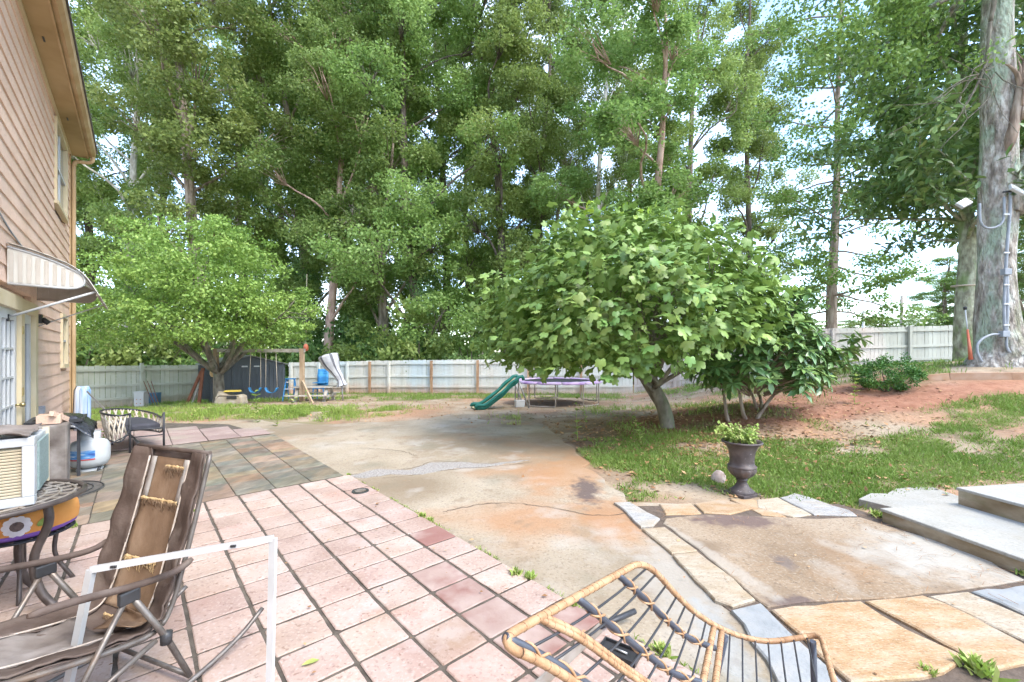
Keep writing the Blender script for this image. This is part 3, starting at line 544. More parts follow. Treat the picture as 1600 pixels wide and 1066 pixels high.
# concrete steps on the right
st = thing('concrete_steps', 'two low pale concrete steps with mossy risers', 'steps', (3.45, 3.97, 0))
e = nrm(np.array([3.62 - 3.45, 2.9 - 3.97])); o_ = np.array([-e[1], e[0]])       # o_ points away to the right
def stp(p0, l0, l1, d0, d1, z0, z1, name):
    P = [np.array(p0) + e * l0 + o_ * d0, np.array(p0) + e * l1 + o_ * d0, np.array(p0) + e * l1 + o_ * d1, np.array(p0) + e * l0 + o_ * d1]
    mb = MB(); mb.prism(P, z0, z1 - .025); r_ = mb.build('riser', 'step_riser', st, w=True)
    mb = MB(); mb.prism([p + np.array([0, 0]) for p in [np.array(p0) + e * (l0 - .012) + o_ * (d0 - .012), np.array(p0) + e * (l1 + .01) + o_ * (d0 - .012), np.array(p0) + e * (l1 + .01) + o_ * d1, np.array(p0) + e * (l0 - .012) + o_ * d1]], z1 - .024, z1, .008, .006)
    mb.build(name, 'step_concrete', st, w=True)
stp((3.45, 3.97), 0, 3.2, 0, 2.4, -.05, .125, 'tread'); stp((3.45, 3.97), .02, 3.2, .83, 2.4, .126, .285, 'tread')
sheet('side_path', [(3.62, 4.45), (4.3, 4.78), (6.4, 5.15), (8, 5.2), (8, 3.8), (4, 3.9)], .05, 'step_concrete', 'short weathered concrete path behind the steps', .03)

# ------------------------------------------------------------------ house
HC = np.array([-9.68, 9.3, 0]); HRZ = math.atan2(-.7509, .6604)
house = thing('house', 'two storey house with peach lap siding and tan eaves', 'house', HC, HRZ)
HL, EV = 15.0, 5.95
mb = MB(); mb.box((HL / 2, -3.06, EV / 2 + .0), (HL - .02, 6.0, EV - .05)); mb.build('wall_core', 'siding_paint', house)
openings = [(.70, 2.30, 4.25, 5.80), (.60, 1.50, 1.28, 2.34), (4.44, 7.4, -.1, 2.24)]
EXP = .195; z = .02; i = 0
while z < EV - .02:
    segs = [(0.0, HL)]
    for (a, bb, z0, z1) in openings:
        if z + EXP > z0 + .02 and z < z1 - .02:
            ns = []
            for (s0, s1) in segs:
                if a > s0 and bb < s1: ns += [(s0, a), (bb, s1)]
                else: ns.append((s0, s1))
            segs = ns
    sg2 = []
    for (s0, s1) in segs:
        cut = [s0] + [q for q in sorted(((i * 2.7) % 3.66 + 3.66 * k for k in range(5))) if s0 + .4 < q < s1 - .4] + [s1]; sg2 += [(a_ + (.0015 if a_ != s0 else 0), b_ - (.0015 if b_ != s1 else 0)) for a_, b_ in zip(cut[:-1], cut[1:])]
    for (s0, s1) in sg2:
        mb = MB(); hh = min(EXP + .02, EV - z); mb.ext([(-.055, z), (.026, z), (.008, z + hh), (-.055, z + hh)], 'x', s0, s1); mb.build('siding_board', 'siding_paint', house)
    z += EXP; i += 1
for k in range(30):                           # far end wall boards
    zz = .02 + k * EXP
    mb = MB(); mb.ext([(.0, zz), (-.026, zz), (-.008, zz + EXP + .02), (.0, zz + EXP + .02)], 'y', -6.0, -.06); mb.build('siding_board', 'siding_paint', house)
mb = MB(); mb.box((-.005, -.005, EV / 2), (.09, .09, EV)); mb.build('corner_board', 'fascia_tan', house)
mb = MB(); mb.box((HL / 2 - .05, .155, EV + .012), (HL + .1, .27, .022)); so = mb.build('soffit', 'soffit_tan', house)
mb = MB(); mb.bar((-.1, .024, EV - .012), (HL, .024, EV - .012), .05, .04); mb.build('frieze_moulding', 'trim_cream', so)
for xx in (1.9, 4.6, 7.3, 10): mb = MB(); mb.box((xx, .15, EV - .002), (.13, .022, .006)); mb.build('vent_slot', 'plastic_black', so)
mb = MB(); mb.box((HL / 2 - .05, .302, EV + .09), (HL + .1, .022, .2)); mb.build('fascia', 'fascia_tan', house)
mb = MB(); mb.ext([(.314, EV + .2), (.314, EV + .03), (.37, EV + .01), (.42, EV + .06), (.43, EV + .19), (.42, EV + .19), (.40, EV + .075), (.33, EV + .05), (.325, EV + .2)], 'x', -.12, HL); mb.build('gutter', 'fascia_tan', house)
mb = MB(); mb.box((-.11, .155, EV + .05), (.02, .3, .12)); mb.build('end_board', 'soffit_tan', house)
mb = MB(); mb.tube(bez([(-.06, .37, EV + .03), (-.06, .37, EV - .06), (-.05, .30, EV - .12), (-.02, .13, EV - .16), (-.01, .085, EV - .26), (-.01, .08, EV - .5), (-.01, .08, 3), (-.01, .08, .25), (-.01, .1, .12), (-.01, .3, .05)], 60), .04, 8); mb.build('downspout', 'fascia_tan', house)
mb = MB(); mb.ext([(.45, EV + .2), (.45, EV + .24), (-3.0, EV + 1.9), (-6.5, EV + .24), (-6.5, EV + .2), (-3.0, EV + 1.84)], 'x', -.3, HL); mb.build('roof', 'roof_shingle', house)
def window(x0, x1, z0, z1, mull, rail):
    w = thing_part = MB(); t = .075
    for (c, d) in (((x0 + t / 2, .02, (z0 + z1) / 2), (t, .07, z1 - z0)), ((x1 - t / 2, .02, (z0 + z1) / 2), (t, .07, z1 - z0)), (((x0 + x1) / 2, .02, z1 - t / 2), (x1 - x0 - 2 * t, .068, t)), (((x0 + x1) / 2, .025, z0 + t / 2), (x1 - x0 - 2 * t, .085, t))): w.box(c, d)
    wf = w.build('window', 'trim_cream', house)
    mb = MB(); mb.box(((x0 + x1) / 2, -.012, (z0 + z1) / 2), (x1 - x0 - 2 * t - .004, .012, z1 - z0 - 2 * t - .004)); mb.build('pane', 'glass_dark', wf)
    mb = MB()
    for q in mull: mb.box((q, .003, (z0 + z1) / 2), (.06, .03, z1 - z0 - 2 * t))
    for q in rail: mb.box(((x0 + x1) / 2, .006, q), (x1 - x0 - 2 * t, .036, .045))
    if mull or rail: mb.build('sash_bar', 'white_paint', wf)
window(.70, 2.30, 4.25, 5.80, [1.5], [5.02]); window(.60, 1.50, 1.28, 2.34, [], [1.82])
# patio door with side light
mb = MB()
for (c, d) in (((4.53, .03, 1.07), (.18, .1, 2.34)), ((7.31, .03, 1.07), (.18, .1, 2.34)), ((5.92, .032, 2.16), (2.60, .1, .16)), ((5.45, .028, 1.04), (.2, .09, 2.08)), ((5.92, .03, .03), (2.6, .12, .06))): mb.box(c, d)
dfr = mb.build('door_frame', 'trim_cream', house)
def leaf_(x0, x1, nx_, nz_, nm, lock):
    t = .10; mb = MB()
    for (c, d) in (((x0 + t / 2, .01, 1.07), (t, .045, 2.02)), ((x1 - t / 2, .01, 1.07), (t, .045, 2.02)), (((x0 + x1) / 2, .01, 2.02), (x1 - x0 - 2 * t, .043, .12)), (((x0 + x1) / 2, .01, .17), (x1 - x0 - 2 * t, .043, .22))): mb.box(c, d)
    dl = mb.build(nm, 'white_paint', house); mb = MB(); mb.box(((x0 + x1) / 2, .0, 1.12), (x1 - x0 - 2 * t, .01, 1.7)); mb.build('pane', 'glass_dark', dl)
    mb = MB()
    for k in range(1, nx_): mb.box((x0 + t + (x1 - x0 - 2 * t) * k / nx_, .011, 1.12), (.022, .03, 1.68))
    for k in range(1, nz_): mb.box(((x0 + x1) / 2, .0125, .28 + 1.68 * k / nz_), (x1 - x0 - 2 * t, .026, .022))
    if nx_ > 1 or nz_ > 1: mb.build('glazing_bar', 'white_paint', dl)
    if lock: mb = MB(); mb.tube([(x0 + .06, .03, .95), (x0 + .06, .07, .95)], .012, 8); mb.lathe([(0, -.028), (.02, -.022), (.028, 0), (.02, .022), (0, .028)], 12, (x0 + .06, .09, .95)); mb.build('handle', 'brass', dl)
leaf_(4.63, 5.34, 1, 1, 'side_light', 0); leaf_(5.56, 6.4, 3, 5, 'door', 1); leaf_(6.41, 7.21, 3, 5, 'door', 0)
for zz in (.35, 1.1, 1.85): mb = MB(); mb.box((5.5, .078, zz), (.03, .012, .1)); mb.build('hinge', 'brass', dfr)
mb = MB(); mb.box((4.32, .06, 2.06), (.09, .09, .13)); mb.tube([(4.32, .1, 2.06), (4.32, .17, 2.0)], .035, 8); tag(mb.build('wall_lamp', 'plastic_black', house))
mb = MB(); mb.box((3.9, .05, .72), (.16, .06, .1)); mb.build('outlet_box', 'conduit', house)
mb = MB(); mb.tube(bez([(7.5, .03, 3.35), (6.8, .03, 3.15), (6.0, .03, 3.0), (5.0, .03, 2.9), (4.4, .03, 2.78)], 30), .008, 6); mb.build('cable', 'conduit', house)
# awning
aw = thing('door_awning', 'old cream metal door awning with rounded striped side wings', 'awning', HC, HRZ)
X0, X1 = 4.12, 6.02
prof = [(0.03, 2.80), (.2, 2.755), (.4, 2.68), (.55, 2.60), (.66, 2.49), (.73, 2.36), (.78, 2.26)]
ns = 12; wdt = (X1 - X0 + .1) / ns
for k in range(ns):
    xa = X0 - .05 + k * wdt; lift = .012 if k % 2 else 0.; P = bez([(y, zz, 0) for y, zz in prof], 14)
    mb = MB(); mb.grid([[(xa + .002, p[0], p[1] + lift) for p in P], [(xa + wdt * .5, p[0], p[1] + lift + .008) for p in P], [(xa + wdt - .002, p[0], p[1] + lift) for p in P]]); mb.build('roof_slat', 'awning_grey' if k % 3 == 1 else 'awning_white', aw, solid=.006)
for xw, mtl in ((X1, 'awning_white'), (X0, 'awning_grey')):
    out = [(.03, 2.42)] + [(q, 2.76 - .33 * (q / .62) ** 2 * .55) for q in (.03, .15, .3, .45)][0:0]
    top = [(y, zz - .03) for y, zz in prof[:4]]
    nose = [(.62, 2.52), (.645, 2.46), (.63, 2.40), (.58, 2.36), (.5, 2.345)]
    poly = [(.03, 2.36)] + top + nose
    mb = MB(); mb.ext([(y, zz) for y, zz in poly], 'x', xw - .006, xw + .006); wg = mb.build('side_wing', mtl, aw)
    for k in range(8): mb = MB(); yy = .06 + k * .068; zt = np.interp(yy, [q[0] for q in prof], [q[1] for q in prof]) - .06; mb.box((xw + .009, yy, (2.375 + zt) / 2), (.008, .034, zt - 2.375)); mb.build('rib', 'awning_stripe' if mtl == 'awning_white' else 'awning_grey', wg)
    mb = MB(); mb.tube([(xw + .01, y, zz) for y, zz in bez([(q[0], q[1], 0) for q in poly[1:]] , 24) for y, zz in [(y, zz)]] if False else [(xw + .008, p[0], p[1]) for p in bez([(q[0], q[1], 0) for q in poly[1:]], 30)] + [(xw + .008, .03, 2.352)], .013, 6); mb.build('edge_trim', 'metal_white' if mtl == 'awning_white' else 'awning_grey', wg)
for xw, r_, z0 in ((X1 - .02, .014, 1.98), (X0 + .03, .009, 1.96)):
    mb = MB(); mb.tube([(xw, .035, z0), (xw, .74, 2.33)], r_, 8); ar = mb.build('support_arm', 'metal_white', aw)
    mb = MB(); mb.box((xw, .032, z0 - .01), (.04, .02, .08)); mb.build('bracket', 'plastic_black', ar)
mb = MB(); mb.tube([(X0 - .03, .76, 2.285), (X1 + .03, .76, 2.285)], .012, 8); mb.build('front_bar', 'awning_grey', aw)

# ------------------------------------------------------------------ fences
def fence(name, label, pts, h, mb_, posts, mpost, side, group=None, bw=.14):
    """pts: polyline (x,y,z of ground); rails on the yard side (side=+1: left of travel)"""
    t = thing(name, label, 'fence', pts[0]); o = np.asarray(pts[0], float)
    mbx = []
    for i in range(3):
        q = MB(); rr = random.Random(i); q.ext([(-bw / 2 + .003, 0), (bw / 2 - .003, 0), (bw / 2 - .003, h - .018), (bw / 2 - .02, h + rr.uniform(-.004, .004)), (-bw / 2 + .02, h + rr.uniform(-.004, .004)), (-bw / 2 + .003, h - .018)], 'y', -.009, .009); mbx.append(q.mesh('board', mb_))
    acc = 0
    for a, b in zip(pts[:-1], pts[1:]):
        a = np.asarray(a, float); b = np.asarray(b, float); L = np.linalg.norm((b - a)[:2]); d = (b - a) / L; rz = math.atan2(d[1], d[0]); n = np.array([-d[1], d[0], 0]) * side
        k = int(L / bw)
        for i in range(k):
            p = a + d * (i + .5) * L / k; child('board', random.choice(mbx), t, p - o + np.array([0, 0, random.uniform(-.014, .012)]) + n * random.uniform(-.003, .003), (0, random.uniform(-.006, .006), rz))
        ps = sorted([s for s in posts if acc - .01 <= s[0] < acc + L - .01], key=lambda q: q[0]); cuts = [acc] + [s[0] for s in ps if acc + .3 < s[0]] + [acc + L]
        for s0, s1 in zip(cuts[:-1], cuts[1:]):
            for hz in (.2, .52, .9):
                mb = MB(); sg = random.uniform(-.012, .012)
                mb.bar(a + d * (s0 - acc + .01) + n * .033 - o + np.array([0, 0, hz * h + sg]), a + d * (s1 - acc - .01) + n * .033 - o + np.array([0, 0, hz * h + random.uniform(-.012, .012)]), .042, .085); mb.build('rail', mb_, t)
        for s, mp, ph in ps:
            mb = MB(); c = a + d * (s - acc) + n * .082 - o; mb.box(c + np.array([0, 0, h * ph / 2 - .08]), (.1, .1, h * ph + .16), rz); mb.build('post', mp, t)
        acc += L
    return t
BF0, BF1 = np.array([-11., 21., -.42]), np.array([5.1, 18., -.14]); BL = np.linalg.norm((BF1 - BF0)[:2])
def bs(px):                                       # distance along the back fence seen at a photo column
    k = (px - CX) / F_PX; d = (BF1 - BF0) / BL; return (BF0[0] - k * BF0[1]) / (k * d[1] - d[0])
fence('back_fence', 'long whitewashed board fence along the back of the yard, stained orange at its foot', [BF0, BF0 + (BF1 - BF0) * .35 + np.array([0, 0, .03]), BF0 + (BF1 - BF0) * .7, BF1], 1.53, 'fence_back',
      [(.2, 'fence_back', 1.), (bs(500), 'fence_back', 1.)] + [(bs(q), 'post_brown' if w else 'fence_back', .98) for q, w in ((544, 0), (579, 1), (609, 0), (675, 1), (747, 1), (826, 1), (908, 1), (996, 1))], 'fence_back', -1)
fence('side_fence', 'greenish grey board fence between the house and the dark shed', [(-17.6, 12.1, -.36), (-15.4, 14.9, -.42), (-13.15, 17.7, -.46), (-11.05, 20.5, -.44)], 1.54, 'fence_left',
      [(1.2, 'fence_left', 1.), (3.55, 'fence_left', 1.), (5.43, 'fence_left', 1.06), (7.9, 'fence_left', 1.), (10.2, 'fence_left', 1.)], 'fence_left', -1)
fence('bank_fence', 'pinkish tan board fence on top of the bank beyond the magnolia', [(5.15, 17.98, -.14), (8.2, 17.1, .42), (11.75, 16.05, .95), (14.9, 16.0, 1.03), (17.3, 15.9, 1.1), (24, 15.6, 1.2)], 1.54, 'fence_right',
      [(1.6, 'fence_right', 1.), (3.3, 'fence_right', 1.), (5.6, 'fence_right', 1.), (7.15, 'fence_right', 1.), (10.0, 'fence_right', 1.02), (12.3, 'fence_right', 1.), (14.7, 'fence_right', 1.), (17.1, 'fence_right', 1.)], 'fence_right', -1)

# ------------------------------------------------------------------ shed
sh = thing('garden_shed', 'dark grey ribbed metal shed with a low gable roof', 'shed', (-11.01, 15.6, -.27), R(45))
SW, SD, SE, SP = 2.5, 2.5, 1.42, 1.72
mb = MB(); mb.ext([(0, 0), (SW, 0), (SW, SE), (SW / 2, SP), (0, SE)], 'y', 0.02, SD); mb.build('shell', 'shed_metal', sh)
for i in range(16):
    x = .08 + i * (SW - .16) / 15
    if .62 < x < 1.9: continue
    zt = SE + (SP - SE) * (1 - abs(x - SW / 2) / (SW / 2)) - .1; mb = MB(); mb.box((x, .012, zt / 2), (.05, .02, zt)); mb.build('rib', 'shed_metal', sh)
for i in range(17): mb = MB(); mb.box((-.008, .08 + i * (SD - .16) / 16, SE / 2), (.02, .05, SE - .02)); mb.build('rib', 'shed_metal', sh)
for k, x0 in enumerate((.64, 1.27)):
    mb = MB(); mb.box((x0 + .3, .0, .70), (.6, .03, 1.36)); d_ = mb.build('door', 'shed_metal', sh)
    for j in range(4): mb = MB(); mb.box((x0 + .09 + .14 * j, -.02, .70), (.05, .014, 1.28)); mb.build('rib', 'shed_metal', d_)
    mb = MB(); mb.box((x0 + (.42 if k == 0 else .2), -.026, 1.33), (.2, .02, .05)); mb.build('label_plate', 'metal_white', d_)
for s in (0, 1):
    mb = MB(); a = (-.1 if s == 0 else SW + .1, SE - .045); bb = (SW / 2, SP + .02); mb.ext([a, bb, (bb[0], bb[1] + .03), (a[0], a[1] + .03)], 'y', -.08, SD + .06); mb.build('roof_panel', 'shed_roof', sh)

# ------------------------------------------------------------------ play and yard things at the back
sw = thing('swing_set', 'weathered wooden swing frame, two posts and a crossbeam beside the shed', 'swing set', (-7.19, 14.6, -.12))
pa, pb_ = np.array([-7.19, 14.6, 0]), np.array([-10.38, 14.95, 0])
for p in (pa, pb_): mb = MB(); mb.bar(p + [0, 0, -.3], p + [0, 0, 1.73], .125, .125, (0, 1, 0)); mb.build('post', 'wood_post', sw, w=True)
mb = MB(); mb.bar(pa + [.1, 0, 1.66], pb_ + [-.1, 0, 1.66], .07, .12); mb.build('beam', 'wood_grey', sw, w=True)
mb = MB(); mb.bar(pa + [.05, -.1, .62], pa + [.55, -.4, -.12], .05, .09); mb.build('brace', 'wood_post', sw, w=True)
def swing(px, dx, lab, twist):
    c = lerp(pa, pb_, (px - 472) / (335 - 472)) + np.array([0, 0, .22]); s = thing('swing', lab, 'swing', c + [0, 0, 0])
    P = bez([(-.2, 0, .16), (-.14, 0, .03), (0, 0, -.02), (.14, 0, .03), (.2, 0, .16)], 14); mb = MB(); mb.grid([[p + np.array([0, -.075, 0]) for p in P], [p + np.array([0, .075, 0]) for p in P]]); mb.build('seat', 'blue_plastic', s, solid=.012)
    for sx in (-1, 1): mb = MB(); mb.tube([(sx * .2, 0, .16), (sx * .17 + dx, 0, 1.43)], .011, 6); mb.build('rope', 'rope_cream', s)
swing(398, .02, 'blue swing seat hanging next to the old play block', 0); swing(424, -.02, 'blue swing seat hanging in front of the shed doors', 0)
# tools leaning by the maple
t = thing('leaning_planks', 'reddish brown planks and a pale pole leaning together by the maple trunk', 'planks', (-10.9, 14.75, -.2))
for (x0, x1, zt, m, w) in ((-.25, .12, 1.15, 'wood_red', .09), (.17, .17, 1.25, 'wood_red', .1), (-.08, .16, 1.0, 'fabric_grey', .04)): mb = MB(); mb.bar((x0, -.15, 0), (x1, .05, zt), w, .04, (0, 1, 0)); mb.build('plank', m, t)
hb = thing('hanging_bag', 'mustard coloured work bag hanging on the swing frame post', 'bag', (-10.32, 14.8, 1.02))
mb = MB(); mb.lathe([(0, -.28), (.1, -.27), (.15, -.18), (.14, -.05), (.08, .05), (0, .06)], 12); mb.build('pouch', 'orange_cloth' if False else 'leaf_dead_bag' if False else 'foam', hb); mb = MB(); mb.tube(bez([(-.08, 0, .0), (0, 0, .2), (.08, 0, .0)], 10), .01, 6); mb.build('strap', 'fabric_grey', hb)
t = thing('play_block', 'weathered tan toy play block with a yellow lid below the swings', 'toy', (-9.15, 13.9, -.12), .1)
mb = MB(); P = []
for i in range(9):
    row = []
    for j in range(7): row.append((-.42 + .105 * i + rng.normal() * .012, -.2 + .067 * j, .32 + .09 * math.sin(i * .9) + rng.normal() * .02 if 0 < i < 8 and 0 < j < 6 else .0 + (.30 if 0 < i < 8 else 0)))
    P.append(row)
mb.box((0, 0, .15), (.84, .42, .3), top=.94); mb.build('body', 'play_stone', t, bevel=.03)
mb = MB(); mb.grid(np.array(P) + np.array([0, 0, .02])); mb.build('lumpy_top', 'play_stone', t, solid=.03)
mb = MB(); mb.box((.05, -.02, .46), (.46, .26, .05), rz=.15, top=.9); mb.build('lid', 'yellow_plastic', t, bevel=.01)
mb = MB(); mb.box((.12, -.215, .27), (.3, .02, .1)); mb.build('slot', 'plastic_black', t)
def bluebox(n, lab, cat, c, d, m, lid=True, rz=.2):
    t = thing(n, lab, cat, c, rz); mb = MB(); mb.box((0, 0, d[2] / 2), d, top=1.04); mb.build('body', m, t, bevel=.015)
    if lid: mb = MB(); mb.box((0, 0, d[2] + .02), (d[0] * 1.08, d[1] * 1.08, .045)); mb.build('lid', m, t, bevel=.01)
    return t
p = gp(221, 632, -.3); w_ = bluebox('cooler', 'white drinks cooler with small holes standing by the side fence', 'cooler', (p[0], p[1], tz(p[0], p[1])), (.3, .3, .50), 'white_paint')
for i, j in ((-.06, .12), (.06, .12), (-.06, .26), (.06, .26)): mb = MB(); mb.tube([(i, -.158, j), (i, -.17, j)], .018, 8); mb.build('hole', 'terracotta', w_)
p = gp(236, 630, -.3); bluebox('blue_bin', 'dull blue plastic bin next to the white cooler', 'bin', (p[0] + .02, p[1] + .1, tz(p[0], p[1])), (.32, .3, .42), 'bin_blue')
t = thing('rake_bundle', 'dark thin rods leaning on the side fence behind the blue bin', 'rods', (-12.15 - 1.2, 14.9 + .6, -.42))
for k in range(3): mb = MB(); mb.tube([(.15 + .5 * 1 + .1 * k, -.35, .02), (-.3 + .05 * k, .3 + .1 * k, .95)], .012, 6); mb.build('rod', 'wood_red', t)
# step ladder
t = thing('step_ladder', 'small blue step ladder standing beside the shed', 'ladder', (-7.95, 15.3, -.15), .1)
for s in (-1, 1):
    mb = MB(); mb.bar((s * .19, -.2, 0), (s * .14, .0, .8), .03, .06, (0, 1, 0)); mb.build('rail', 'blue_plastic', t); mb = MB(); mb.bar((s * .17, .28, 0), (s * .13, .03, .78), .025, .03, (0, 1, 0)); mb.build('rear_leg', 'blue_plastic', t)
for k in range(3): mb = MB(); mb.box((0, -.13 + .06 * k, .2 + .24 * k), (.32 - .03 * k, .1, .03)); mb.build('tread', 'metal_white', t)
mb = MB(); mb.box((0, .0, .8), (.32, .14, .04)); mb.build('cap', 'blue_plastic', t)
t = thing('stacked_chairs', 'stack of blue plastic garden chairs behind the picnic table', 'chairs', (-7.15, 15.9, -.15), 0)
for k in range(3):
    mb = MB(); mb.box((0, 0, .42 + .1 * k), (.42, .4, .03)); mb.build('seat', 'blue_plastic', t, bevel=.01)
    mb = MB(); mb.grid([[(-.2 + .1 * i, .2 + .02 * k + .06 * (1 - abs(i - 2) / 2), zz + .1 * k) for i in range(5)] for zz in (.42, .6, .8, .92)]); mb.build('backrest', 'blue_plastic', t, solid=.02)
for sx in (-1, 1):
    for sy in (-1, 1): mb = MB(); mb.bar((sx * .21, sy * .2, 0), (sx * .18, sy * .17, .42), .035, .035); mb.build('leg', 'blue_plastic', t)
# picnic table and covered umbrella
t = thing('picnic_table', 'grey weathered wooden picnic table with attached benches', 'picnic table', (-6.95, 15.0, -.17), .1)
for k in range(4): mb = MB(); mb.box((0, -.27 + .18 * k, .56), (1.35, .165, .035)); mb.build('plank', 'wood_grey', t)
for s in (-1, 1):
    for k in range(1): mb = MB(); mb.box((0, s * .58, .3), (1.35, .2, .035)); mb.build('bench', 'wood_grey', t)
    for q in (-1, 1): mb = MB(); mb.bar((s * .48, q * .55, 0), (s * .48, q * .2, .54), .05, .1, (1, 0, 0)); mb.build('leg', 'wood_grey', t)
    mb = MB(); mb.box((s * .53, 0, .25), (.04, 1.3, .09)); mb.build('crossbar', 'wood_grey', t)
t = thing('covered_umbrella', 'closed patio umbrella in a grey and white striped cover, bent over the picnic table', 'umbrella', (-6.25, 15.0, .42))
mb = MB(); mb.tube(bez([(.28, 0, .0), (.2, 0, .25), (.05, 0, .5), (-.08, 0, .72), (-.2, 0, 1.0), (-.24, 0, 1.12)], 26), [.20, .17, .15, .14, .13, .135, .15, .15, .16, .17, .18, .19, .21, .23, .25, .27, .29, .31, .32, .33, .34, .34, .33, .3, .22, .05], 24); m2 = MB(); m2.v = list(mb.v); m2.f = [f for q, f in enumerate(mb.f) if (q % 24) % 4 == 0]; m2.sm = [True] * len(m2.f); k1 = [q for q in range(len(mb.f)) if (q % 24) % 4 != 0]; mb.sm = [mb.sm[q] for q in k1]; mb.f = [mb.f[q] for q in k1]; cv = mb.build('cover', 'fabric_white', t); tag(m2.build('stripe', 'fabric_grey_dark', cv), kind='stuff')
mb = MB(); mb.tube(bez([(.05, -.17, .5), (.0, 0, .46), (.1, .17, .5)], 8), .02, 6); mb.build('tie', 'fabric_grey', t); mb = MB(); mb.tube([(.3, 0, -.58), (.26, 0, .1)], .025, 8); mb.build('pole', 'steel', t)
# hanging red feeder far back (on the ivy tree)
t = thing('bird_feeder', 'small red hanging feeder in front of the ivy covered trunk', 'feeder', at(478, 540, 20.8)); mb = MB(); mb.lathe([(0, -.28), (.1, -.26), (.12, -.1), (.1, .02), (.03, .08), (0, .09)], 12, (0, 0, 0)); mb.build('body', 'red_plastic', t); mb = MB(); mb.tube([(0, 0, .08), (.0, .1, 3.5)], .008, 5); mb.build('cord', 'rope_cream', t)

# slide
t = thing('slide', 'green plastic wavy slide with a cream chute', 'slide', (-.95, 11.95, 0), 0)
sp_ = bez([(-.14, 0, .03), (.08, .03, .06), (.38, .09, .22), (.66, .16, .46), (.88, .22, .66), (1.06, .27, .82)], 26); sd_ = nrm(np.array([1.06, .42, 0])); sn = np.array([-sd_[1], sd_[0], 0])
mb = MB(); mb.grid([[p + sn * (.2 * q) + np.array([0, 0, .012 * abs(q)]) for p in sp_] for q in (-1, -.5, 0, .5, 1)]); mb.build('chute', 'cream_plastic', t, solid=.02)
for s in (-1, 1):
    P = [p + sn * s * .215 + np.array([0, 0, .075 + .015 * math.sin(i * .75)]) for i, p in enumerate(sp_)]; P[0] = P[0] - np.array([0, 0, .05]); P.append(P[-1] + np.array([.10, .04, .02])); P.append(P[-1] + np.array([.04, .016, -.10]))
    mb = MB(); mb.tube(P, .05, 8); mb.build('side_rail', 'green_plastic', t)
    mb = MB(); mb.grid([P[:26], [p - np.array([0, 0, .13]) if p[2] > .14 else np.array([p[0], p[1], .004]) for p in P[:26]]]); mb.build('side_skirt', 'green_plastic', t, solid=.03)
for s in (-1, 1): mb = MB(); mb.tube([sp_[-1] + sn * s * .17, sp_[-1] + sn * s * .2 + np.array([.3, .1, -.82])], .022, 6); mb.build('leg', 'steel', t)
# trampoline
tc_ = np.array([1.42, 13.5, 0]); t = thing('trampoline', 'round trampoline with faded purple padding and bent steel legs', 'trampoline', (1.42, 13.5, -.0))
ring = [(1.34 * math.cos(a), 1.34 * math.sin(a), .70) for a in np.linspace(0, 2 * math.pi, 48, endpoint=False)]
mb = MB(); mb.tube(ring, .022, 8, closed=True); mb.build('rim', 'steel', t)
mb = MB(); mb.lathe([(0, .68), (.5, .678), (1.08, .695)], 40); mb.build('mat', 'mesh_black', t)
for k in range(12):
    a0, a1 = 2 * math.pi * k / 12 + .01, 2 * math.pi * (k + 1) / 12 - .01; A = np.linspace(a0, a1, 6); mb = MB()
    mb.grid([[(r_ * math.cos(q), r_ * math.sin(q), zz - .012 * rng.random()) for q in A] for r_, zz in ((1.07, .715), (1.2, .735), (1.37, .725), (1.40, .67))]); mb.build('pad', 'pad_purple', t, solid=.012)
for k in range(5):
    a0 = 2 * math.pi * (k + .15) / 5; a1 = a0 + .62; p0 = np.array([1.34 * math.cos(a0), 1.34 * math.sin(a0)]); p1 = np.array([1.34 * math.cos(a1), 1.34 * math.sin(a1)]); mb = MB()
    mb.tube(bez([(*p0, .69), (*p0, .3), (*p0, .08), (*lerp(p0, p1, .08), .022), (*lerp(p0, p1, .5), .02), (*lerp(p0, p1, .92), .022), (*p1, .08), (*p1, .3), (*p1, .69)], 40), .02, 7); mb.build('leg', 'steel_rust', t)
p = gp(812, 636); t = bluebox('plastic_tub', 'small white plastic tub on the ground by the trampoline', 'tub', (p[0], p[1], 0), (.26, .2, .16), 'metal_white')

# ------------------------------------------------------------------ urn with plant
ur = thing('garden_urn', 'dark cast iron urn with a fluted bowl at the lawn edge', 'urn', (2.6, 4.82, tz(2.6, 4.82)))
mb = MB(); mb.box((0, 0, .012), (.27, .27, .03), rz=.4, top=.97); mb.build('plinth', 'urn_iron', ur, bevel=.004)
mb = MB(); mb.lathe([(.128, .027), (.13, .045), (.105, .06), (.075, .09), (.055, .13), (.048, .155), (.06, .165), (.062, .175), (.05, .185)], 32); mb.build('foot', 'urn_iron', ur)
mb = MB(); mb.lathe([(.05, .183), (.075, .195), (.115, .225), (.14, .26), (.147, .29), (.144, .305)], 72, flute=.03, fl=(.19, .29)); mb.build('bowl', 'urn_iron', ur)
mb = MB(); mb.lathe([(.144, .304), (.15, .312), (.15, .325), (.142, .332), (.13, .336), (.125, .38), (.128, .44), (.14, .50), (.16, .545), (.185, .572), (.205, .583), (.214, .594), (.205, .606), (.185, .602), (.165, .58), (.15, .56), (.0, .555)], 48); mb.build('vase', 'urn_iron', ur)
mb = MB(); mb.lathe([(0, .572), (.15, .566)], 24); mb.build('soil', 'soil', ur)
pl = thing('potted_plant', 'yellow green leafy plant growing in the iron urn', 'plant', (2.6, 4.82, tz(2.6, 4.82) + .57))
stems = MB(); pc = []
